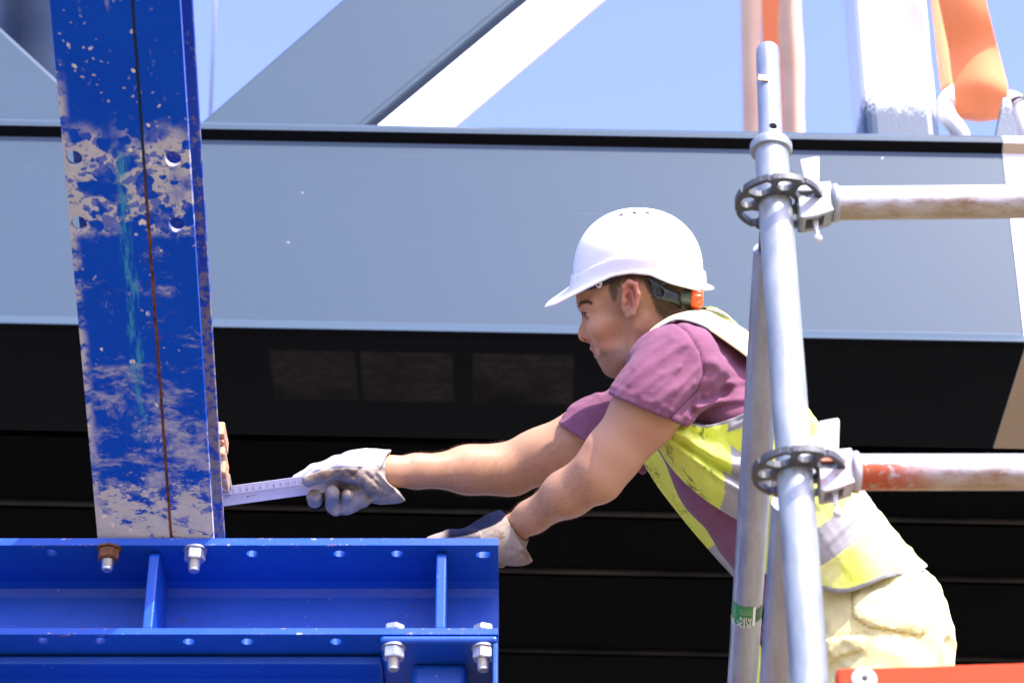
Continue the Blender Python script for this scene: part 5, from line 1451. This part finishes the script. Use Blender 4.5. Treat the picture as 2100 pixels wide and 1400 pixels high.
# rear flap edge seen between the tubes, and the loose loop of yellow cloth
sheet_obj('vest_panel', [[(1572, 1010, .175), (1590, 1012, .18), (1612, 1015, .17)], [(1570, 1060, .17), (1588, 1062, .178), (1612, 1062, .17)], [(1566, 1150, .16), (1582, 1152, .17), (1610, 1152, .16)], [(1566, 1178, .155), (1580, 1176, .165), (1608, 1172, .16)]], M['vest'], vest,
          attrs=dict(band=lambda u, v: ((v > .92)) * 1.0, piping=lambda u, v: u * 0, sunlit_cream=lambda u, v: u * 0), nu=16, nv=40)
PL, FL_ = polymesh(lambda p: chain(p, [(J(1541, 1268, .10), .006), (J(1533, 1296, .105), .0125), (J(1537, 1330, .11), .0165), (J(1545, 1370, .11), .0165), (J(1552, 1420, .11), .016)], .01) - .003 * (ridged(p, (.3, -.95), 12, 70, 40) - .5),
                   J(1505, 1440, .05), J(1590, 1250, .16), .0022, 1)
sdf_obj('vest_tie', [(PL, FL_)], M['vest'], vest, dict(band=zero, piping=zero, sunlit_cream=zero))

# ---------------------------------------------------------------- trousers
def trous_sdf(p):
    d = ell(p, J(1762, 1302, 0), (.132, .140, .172), rotz(-18))
    d = smin(d, cap(p, J(1690, 1145, 0), J(1772, 1275, 0), .092, .128, ((0, 0, 1), 1.4)), .04)
    for s in (1, -1):
        h, k, a = leg_pts(s)
        d = smin(d, chain(p, [(h, .105), (lerp(h, k, .5), .092), (k, .072), (lerp(k, a, .5), .068), (a, .066)], .03), .05)
    d = smin(d, ell(p, J(1846, 1302, .07), (.068, .090, .085)), .05)
    d = smin(d, ell(p, J(1846, 1300, -.07), (.068, .090, .085)), .05)
    d = d - .012 * (ridged(p, (.95, -.3), 5, 26, 14, 1.0) - .5) - .010 * (ridged(p, (.55, .83), 6, 34, 20, 8.0) - .5)
    # patch pockets
    x, y = pix(p)
    pk = [(1746, 1150), (1749, 1264), (1784, 1286), (1862, 1298), (1888, 1304), (1899, 1296), (1890, 1150)]
    i = inpoly(x, y, pk); g = polydist(x, y, pk[:6]); f = np.where(i, sstep(g, 0, 5), 0) * (p[:, 2] > 0)
    d = d - .0045 * f
    pk2 = [(1600, 1312), (1776, 1302), (1770, 1332), (1722, 1348), (1690, 1372), (1600, 1392)]
    i2 = inpoly(x, y, pk2); g2 = polydist(x, y, pk2[:5]); d = d - .008 * np.where(i2, sstep(g2, 0, 5), 0) * (p[:, 2] > 0)
    d = smax(d, -(halfpl(p, (1600, 1150), (1880, 1130), .0) + .0), .004) if False else d
    return d
loT = np.minimum(J(1540, 1440, -.26), np.array([.3, -1.6, -.26])); 
_, k_, a_n = leg_pts(1)
PT, FT = polymesh(trous_sdf, np.array([.26, a_n[1] - .03, -.25]), np.array([.80, J(0, 1110, 0)[1], a_n[2] + .10]), .0042, 1)
def tr_seam(P):
    x, y = pix(P)
    g = polydist(x, y, [(1746, 1180), (1749, 1264), (1784, 1286), (1862, 1298), (1888, 1304), (1899, 1296)])
    g3 = polydist(x, y, [(1700, 1300), (1778, 1296)]); g4 = polydist(x, y, [(1776, 1302), (1776, 1372)])
    return np.maximum.reduce([(1 - sstep(g, .8, 2.2)) * .9, (1 - sstep(g3, .8, 2.4)) * .6, (1 - sstep(g4, .6, 1.6)) * .5]) * (P[:, 2] > 0)
trs = sdf_obj('trousers', [(PT, FT)], M['trousers'], person, dict(seam=tr_seam))
# back pocket flap sticking out behind, waistband tab under the vest
sheet_obj('pocket_flap', [[(1912, 1218, .06), (1914, 1218, -.02), (1912, 1222, -.09)], [(1928, 1236, .055), (1934, 1238, -.02), (1926, 1240, -.09)], [(1941, 1262, .05), (1946, 1264, -.02), (1938, 1264, -.09)], [(1938, 1284, .06), (1940, 1286, -.02), (1934, 1286, -.09)]], M['trousers'], trs, attrs=dict(seam=lambda u, v: u * 0), nu=14, nv=20)
sheet_obj('waist_tab', [[(1836, 1158, .10), (1872, 1162, .06), (1893, 1160, .0)], [(1838, 1164, .105), (1874, 1172, .065), (1889, 1172, .0)]], M['trousers'], trs, attrs=dict(seam=lambda u, v: u * 0), nu=14, nv=8)
for s in (1, -1):
    _, _, an = leg_pts(s)
    def boot_sdf(p, an=an):
        f = np.array([-1.0, 0, 0]); sole = an + DWN * .095
        d = chain(p, [(an - DWN * .02, .052), (an + DWN * .05, .050)], .02)
        d = smin(d, chain(p, [(an + DWN * .055, .042), (sole + f * .12, .038), (sole + f * .17, .036)], .02), .03)
        return smax(d, (p - sole - DWN * .032) @ DWN, .004)
    Pb, Fb_ = polymesh(boot_sdf, an - np.array([.28, .20, .12]), an + np.array([.12, .10, .18]), .006, 1)
    sdf_obj('boot', [(Pb, Fb_)], M['boot'], person)

# ---------------------------------------------------------------- gloves
def far_glove(p):
    wr = J(790, 968, -.07)
    d = ell(p, J(728, 972, -.055), (.046, .034, .026), rotz(10))                       # palm
    d = smin(d, cap(p, J(765, 962, -.065), J(730, 962, -.055), .033, .031), .02)
    # thumb lying along the rule (near side)
    d = smin(d, chain(p, [(J(742, 968, -.030), .0215), (J(700, 958, -.016), .0165), (J(664, 972, -.010), .0130), (J(633, 984, -.010), .0105)], .008), .012)
    # thumb web towards the palm
    d = smin(d, cap(p, J(716, 972, -.026), J(752, 988, -.028), .014, .018), .014)
    # index along the far side
    idx = chain(p, [(J(740, 945, -.075), .018), (J(690, 950, -.080), .0135), (J(645, 966, -.078), .0115), (J(610, 984, -.072), .0098)], .008)
    d = smin(d, idx, .010)
    # middle, ring, little finger: round the back and under the rule, tips towards the camera
    for (a, b, c, t, r) in (((712, 985, -.085), (664, 1008, -.088), (648, 1029, -.050), (644, 1017, -.022), .0126),
                            ((725, 1000, -.080), (700, 1027, -.080), (682, 1038, -.045), (682, 1010, -.014), .0122),
                            ((738, 1012, -.070), (726, 1034, -.066), (713, 1038, -.040), (713, 1014, -.016), .0102)):
        f = chain(p, [(J(*a), r * 1.1), (J(*b), r * 1.05), (J(*c), r), (J(*t), r * .98)], .006); d = smin(d, f, .0012)
    d = smax(d, -ell(p, J(729, 1001, -.012), (.0125, .0085, .022), rotz(-10)), .004)
    # cuff, flared, cut open at the wrist
    cuff = chain(p, [(J(748, 972, -.055), .036), (J(775, 975, -.060), .040), (J(806, 978, -.066), .047)], .02, ((0, 0, 1), .85))
    cuff = smin(cuff, chain(p, [(J(740, 1000, -.05), .018), (J(782, 1010, -.055), .014), (J(812, 1012, -.05), .005)], .01), .014)
    cuff = smin(cuff, cap(p, J(690, 1050, -.03), J(738, 1020, -.04), .006, .018), .012)
    # opening runs from the top of the wrist back to the palm side
    hp = np.maximum(halfpl(p, (797, 925), (774, 962), 0) * -1, -1)
    open1 = -halfpl(p, (800, 925), (770, 975), -.06); open2 = -halfpl(p, (768, 955), (826, 1018), -.06)
    cutv = np.minimum(open1, open2)
    cuff = smax(cuff, cutv, .003)
    d = smin(d, cuff, .010)
    d = smax(d, -cap(p, lerp(FS['el'], FS['wr'], .6), lerp(FS['el'], FS['wr'], 1.06), .036, .031, ((0, 0, 1), .9)), .003)
    x, y = pix(p)
    for pl, dep, wd in (([(622, 976), (660, 963), (700, 958), (740, 959), (775, 957)], .0016, 1.7), ([(737, 962), (726, 976)], .004, 4), ([(752, 972), (790, 1006)], .0032, 4.5), ([(742, 992), (757, 1022)], .0035, 5), ([(772, 975), (806, 1010)], .003, 5), ([(712, 965), (722, 974)], .003, 3), ([(676, 1000), (690, 1016)], .0016, 1.6), ([(640, 1012), (655, 1018)], .0014, 1.6), ([(760, 940), (768, 952)], .002, 3), ([(722, 934), (738, 940)], .002, 4)):
        d = d + dep * np.exp(-(polydist(x, y, pl) / wd) ** 2) * (p[:, 2] > -.065)
    d = d - .0042 * (ridged(p, (.9, .4), 14, 48, 40, 3.0) - .5)
    return d
PG, FG = polymesh(far_glove, J(590, 1075, -.13), J(850, 900, .02), .00165, 1)
def g_navy(P):
    x, y = pix(P); m = sstep(P[:, 2], -.060, -.075) * (x > 660) * (y > 1000); m = np.maximum(m, (y > 1026) & (P[:, 2] < -.036) & (x < 722)); return np.clip(np.maximum(m, (P[:, 2] < -.083) & (x > 700)), 0, 1)
def g_dirt_shade(P):  # stains, plus dark bands painted for shade between fingertips and palm
    x, y = pix(P); m = (1 - sstep(polydist(x, y, [(640, 980), (690, 968), (730, 972)]), 4, 16)) * .9
    m = np.maximum(m, (1 - sstep(polydist(x, y, [(752, 980), (790, 1010), (760, 1020)]), 4, 22)) * .6); m = np.maximum(m, near_px(x, y, 642, 1008, 16, 14) * .8); m = np.maximum(m, np.maximum(1 - sstep(np.abs(x - 663), 2, 6), 1 - sstep(np.abs(x - 698), 2, 6)) * (y > 998) * .8); return np.maximum(m, (1 - sstep(polydist(x, y, [(700, 1000), (740, 1005)]), 4, 20)) * .6)
def g_lit_top(P):  # light on the upper side of the glove painted as a paler tone
    x, y = pix(P); ln = np.interp(x, [600, 622, 660, 700, 740, 790], [990, 978, 964, 958, 959, 957]); return sstep(ln - y, -2, 3) * .85
sdf_obj('glove', [(PG, FG)], M['glove'], person, dict(navy=g_navy, lit_pale=g_lit_top, dirt=g_dirt_shade))['label'] = 'glove curled round the folding ruler'
def near_glove(p):
    # flat on the beam's top; the beam's top plane limits the underside
    wz = to_world(p)
    h = wz[:, 2] - bz_t - .0005
    def on(px, py, up): 
        q = atz(px, py, bz_t + up); v = np.array(q) - CAM; return np.array([v @ AR, v @ AU, D0 - v @ AF])
    def ob(px, yo, up):
        Y, Z = Yb + yo, bz_t + up; dd_ = Y * cT + (Z - CAM[2]) * sT
        return np.array([(px - 1050) / FPX * dd_, -Y * sT + (Z - CAM[2]) * cT, D0 - dd_])
    wr = ob(1040, .093, .057)
    d = chain(p, [(wr, .036), (ob(1005, .085, .044), .034), (ob(966, .078, .032), .029)], .02)
    for (yo, r0, x1, x2) in ((.040, .0135, 925, 884), (.062, .0145, 918, 874), (.084, .0145, 922, 880), (.104, .0135, 932, 896)):
        d = smin(d, chain(p, [(ob(968, yo, .028), r0), (ob(x1, yo - .004, .022), r0 * .9), (ob(x2, yo - .008, .0105), r0 * .72)], .006), .005)
    d = smin(d, chain(p, [(ob(1000, .11, .034), .017), (ob(972, .135, .020), .0135), (ob(945, .145, .014), .0115)], .008), .010)   # thumb, on the far side
    # puckered back of the hand
    d = smin(d, ell(p, ob(1006, .080, .058), (.028, .016, .028), rotz(28)), .012)
    top = np.where(True, -h, 0)
    onbeam = smax(d, -h, .002)
    # cuff: flares down past the end of the beam
    cuff = chain(p, [(ob(1018, .088, .056), .036), (J(1042, 1097, .085), .041), (J(1062, 1105, .090), .045)], .015, ((0, 0, 1), .95))
    cuff = smin(cuff, chain(p, [(J(1036, 1110, .08), .022), (J(1026, 1150, .07), .010)], .01), .016)
    cuff = smin(cuff, cap(p, J(1050, 1118, .10), J(1071, 1126, .10), .010, .0035), .010)
    cuff = smax(cuff, -halfpl(p, (1022, 1040), (1082, 1132), .09) , .003)
    cuff = smax(cuff, -halfpl(p, (1082, 1118), (1010, 1176), .09) * 1.0 , .004) if False else cuff
    lim = XE + .003 - wz[:, 0]
    cuffc = smax(cuff, np.minimum(-h, lim), .002)                    # not through the beam
    d = smin(onbeam, cuffc, .008)
    d = smax(d, -cap(p, lerp(NS['el'], NS['wr'], .7), lerp(NS['el'], NS['wr'], .90), .0320, .0285), .003)
    d = d - .0030 * (ridged(p, (.8, .6), 14, 60, 40, 6.0) - .5)
    return np.maximum(d, np.minimum(-h, lim))
PN, FN = polymesh(near_glove, J(860, 1190, -.03), J(1100, 1020, .16), .0018, 1)
def n_navy(P):
    x, y = pix(P); ln = np.interp(x, [895, 930, 960, 1000, 1028, 1048], [1106, 1104, 1097, 1083, 1069, 1046]); return sstep(ln - y + 5 * (vnoise(P * 60) - .5), -1.5, 1.5) * sstep(x, 900, 925)
sdf_obj('glove', [(PN, FN)], M['glove'], person, dict(navy=n_navy, lit_pale=zero, dirt=lambda P: vnoise(P * 30) * .5))['label'] = 'glove pressed flat on the beam'

# ---------------------------------------------------------------- folding ruler
ra, rb_ = J(452, 1018, -.035), J(716, 982, -.052)
rd = rb_ - ra; rl = np.linalg.norm(rd); rd /= rl
rule = empty('folding_ruler', Vector(to_world(ra[None])[0]), 'white folding ruler held against the foot of the blue column', 'ruler')
upr = np.array([0, 1.0, .0]); upr -= rd * (upr @ rd); upr /= np.linalg.norm(upr); outr = np.cross(rd, upr)
if outr[2] < 0: outr = -outr
def rw(u, v, o_): return Vector(to_world((ra + rd * u + upr * v + outr * o_)[None])[0])
def rbox(name, u0, u1, v0, v1, o0, o1, mat, parent):
    V = [rw(u, v, o_) for u in (u0, u1) for v in (v0, v1) for o_ in (o0, o1)]
    F = [(0, 1, 3, 2), (4, 6, 7, 5), (0, 4, 5, 1), (2, 3, 7, 6), (0, 2, 6, 4), (1, 5, 7, 3)]
    bm = bmesh.new(); vs = [bm.verts.new(v) for v in V]
    for f in F: bm.faces.new([vs[i] for i in f])
    return bm_obj(name, bm, mat, parent)
# the open leaf (upper, turned up to show its scale) and the folded stack below it
TIL = .004
lf = rbox('scale_leaf', 0, rl * .92, .002, .0165, .006, .0092, M['ruler'], rule); bevel(lf, .0006)
for i in range(3):
    o = rbox('folded_leaf', .0, rl * (1.0 - .0 * i), -.0175 + i * .0002, .0022, -.006 + i * .0036, -.0027 + i * .0036, M['ruler'], rule); bevel(o, .0006)
tk = bmesh.new(); tn = bmesh.new()
nmm = 140; sp_ = rl * .92 / 17.6
def tquad(bm, u0, u1, v0, v1, o_):
    vs = [bm.verts.new(rw(u, v, o_)) for u, v in ((u0, v0), (u1, v0), (u1, v1), (u0, v1))]; bm.faces.new(vs)
for i in range(1, 85):
    u = i * sp_ / 5; ln = .0042 if i % 5 == 0 else .0022
    tquad(tk, u - .00018, u + .00018, .0162 - ln, .0162, .0095)
bm_obj('scale_ticks', tk, M['ink'], lf)
for i in range(1, 17):
    cu = bpy.data.curves.new('scale_number', 'FONT'); cu.body = str(i); cu.size = .0088; cu.align_x = 'CENTER'
    ob = bpy.data.objects.new('scale_number', cu); COL.objects.link(ob); bpy.context.view_layer.update(); me = bpy.data.meshes.new_from_object(ob); bpy.data.objects.remove(ob)
    co = np.zeros(len(me.vertices) * 3); me.vertices.foreach_get('co', co); co = co.reshape(-1, 3)
    out = np.array([rw(i * sp_ + c[0], .0042 + c[1], .0095) for c in co]); me.vertices.foreach_set('co', out.astype(np.float32).ravel()); me.update()
    link('scale_number', me, M['ink_red'] if i == 10 else M['ink'], lf, False)
mk = bmesh.new(); oo = -.0027 + 2 * .0036 + .0003
tquad(mk, .046, .062, -.0052, -.0046, oo); tquad(mk, .0455, .0485, -.0066, -.0050, oo); tquad(mk, .0466, .0473, -.0098, -.0066, oo); bm_obj('printed_mark', mk, M['ink'], rule)
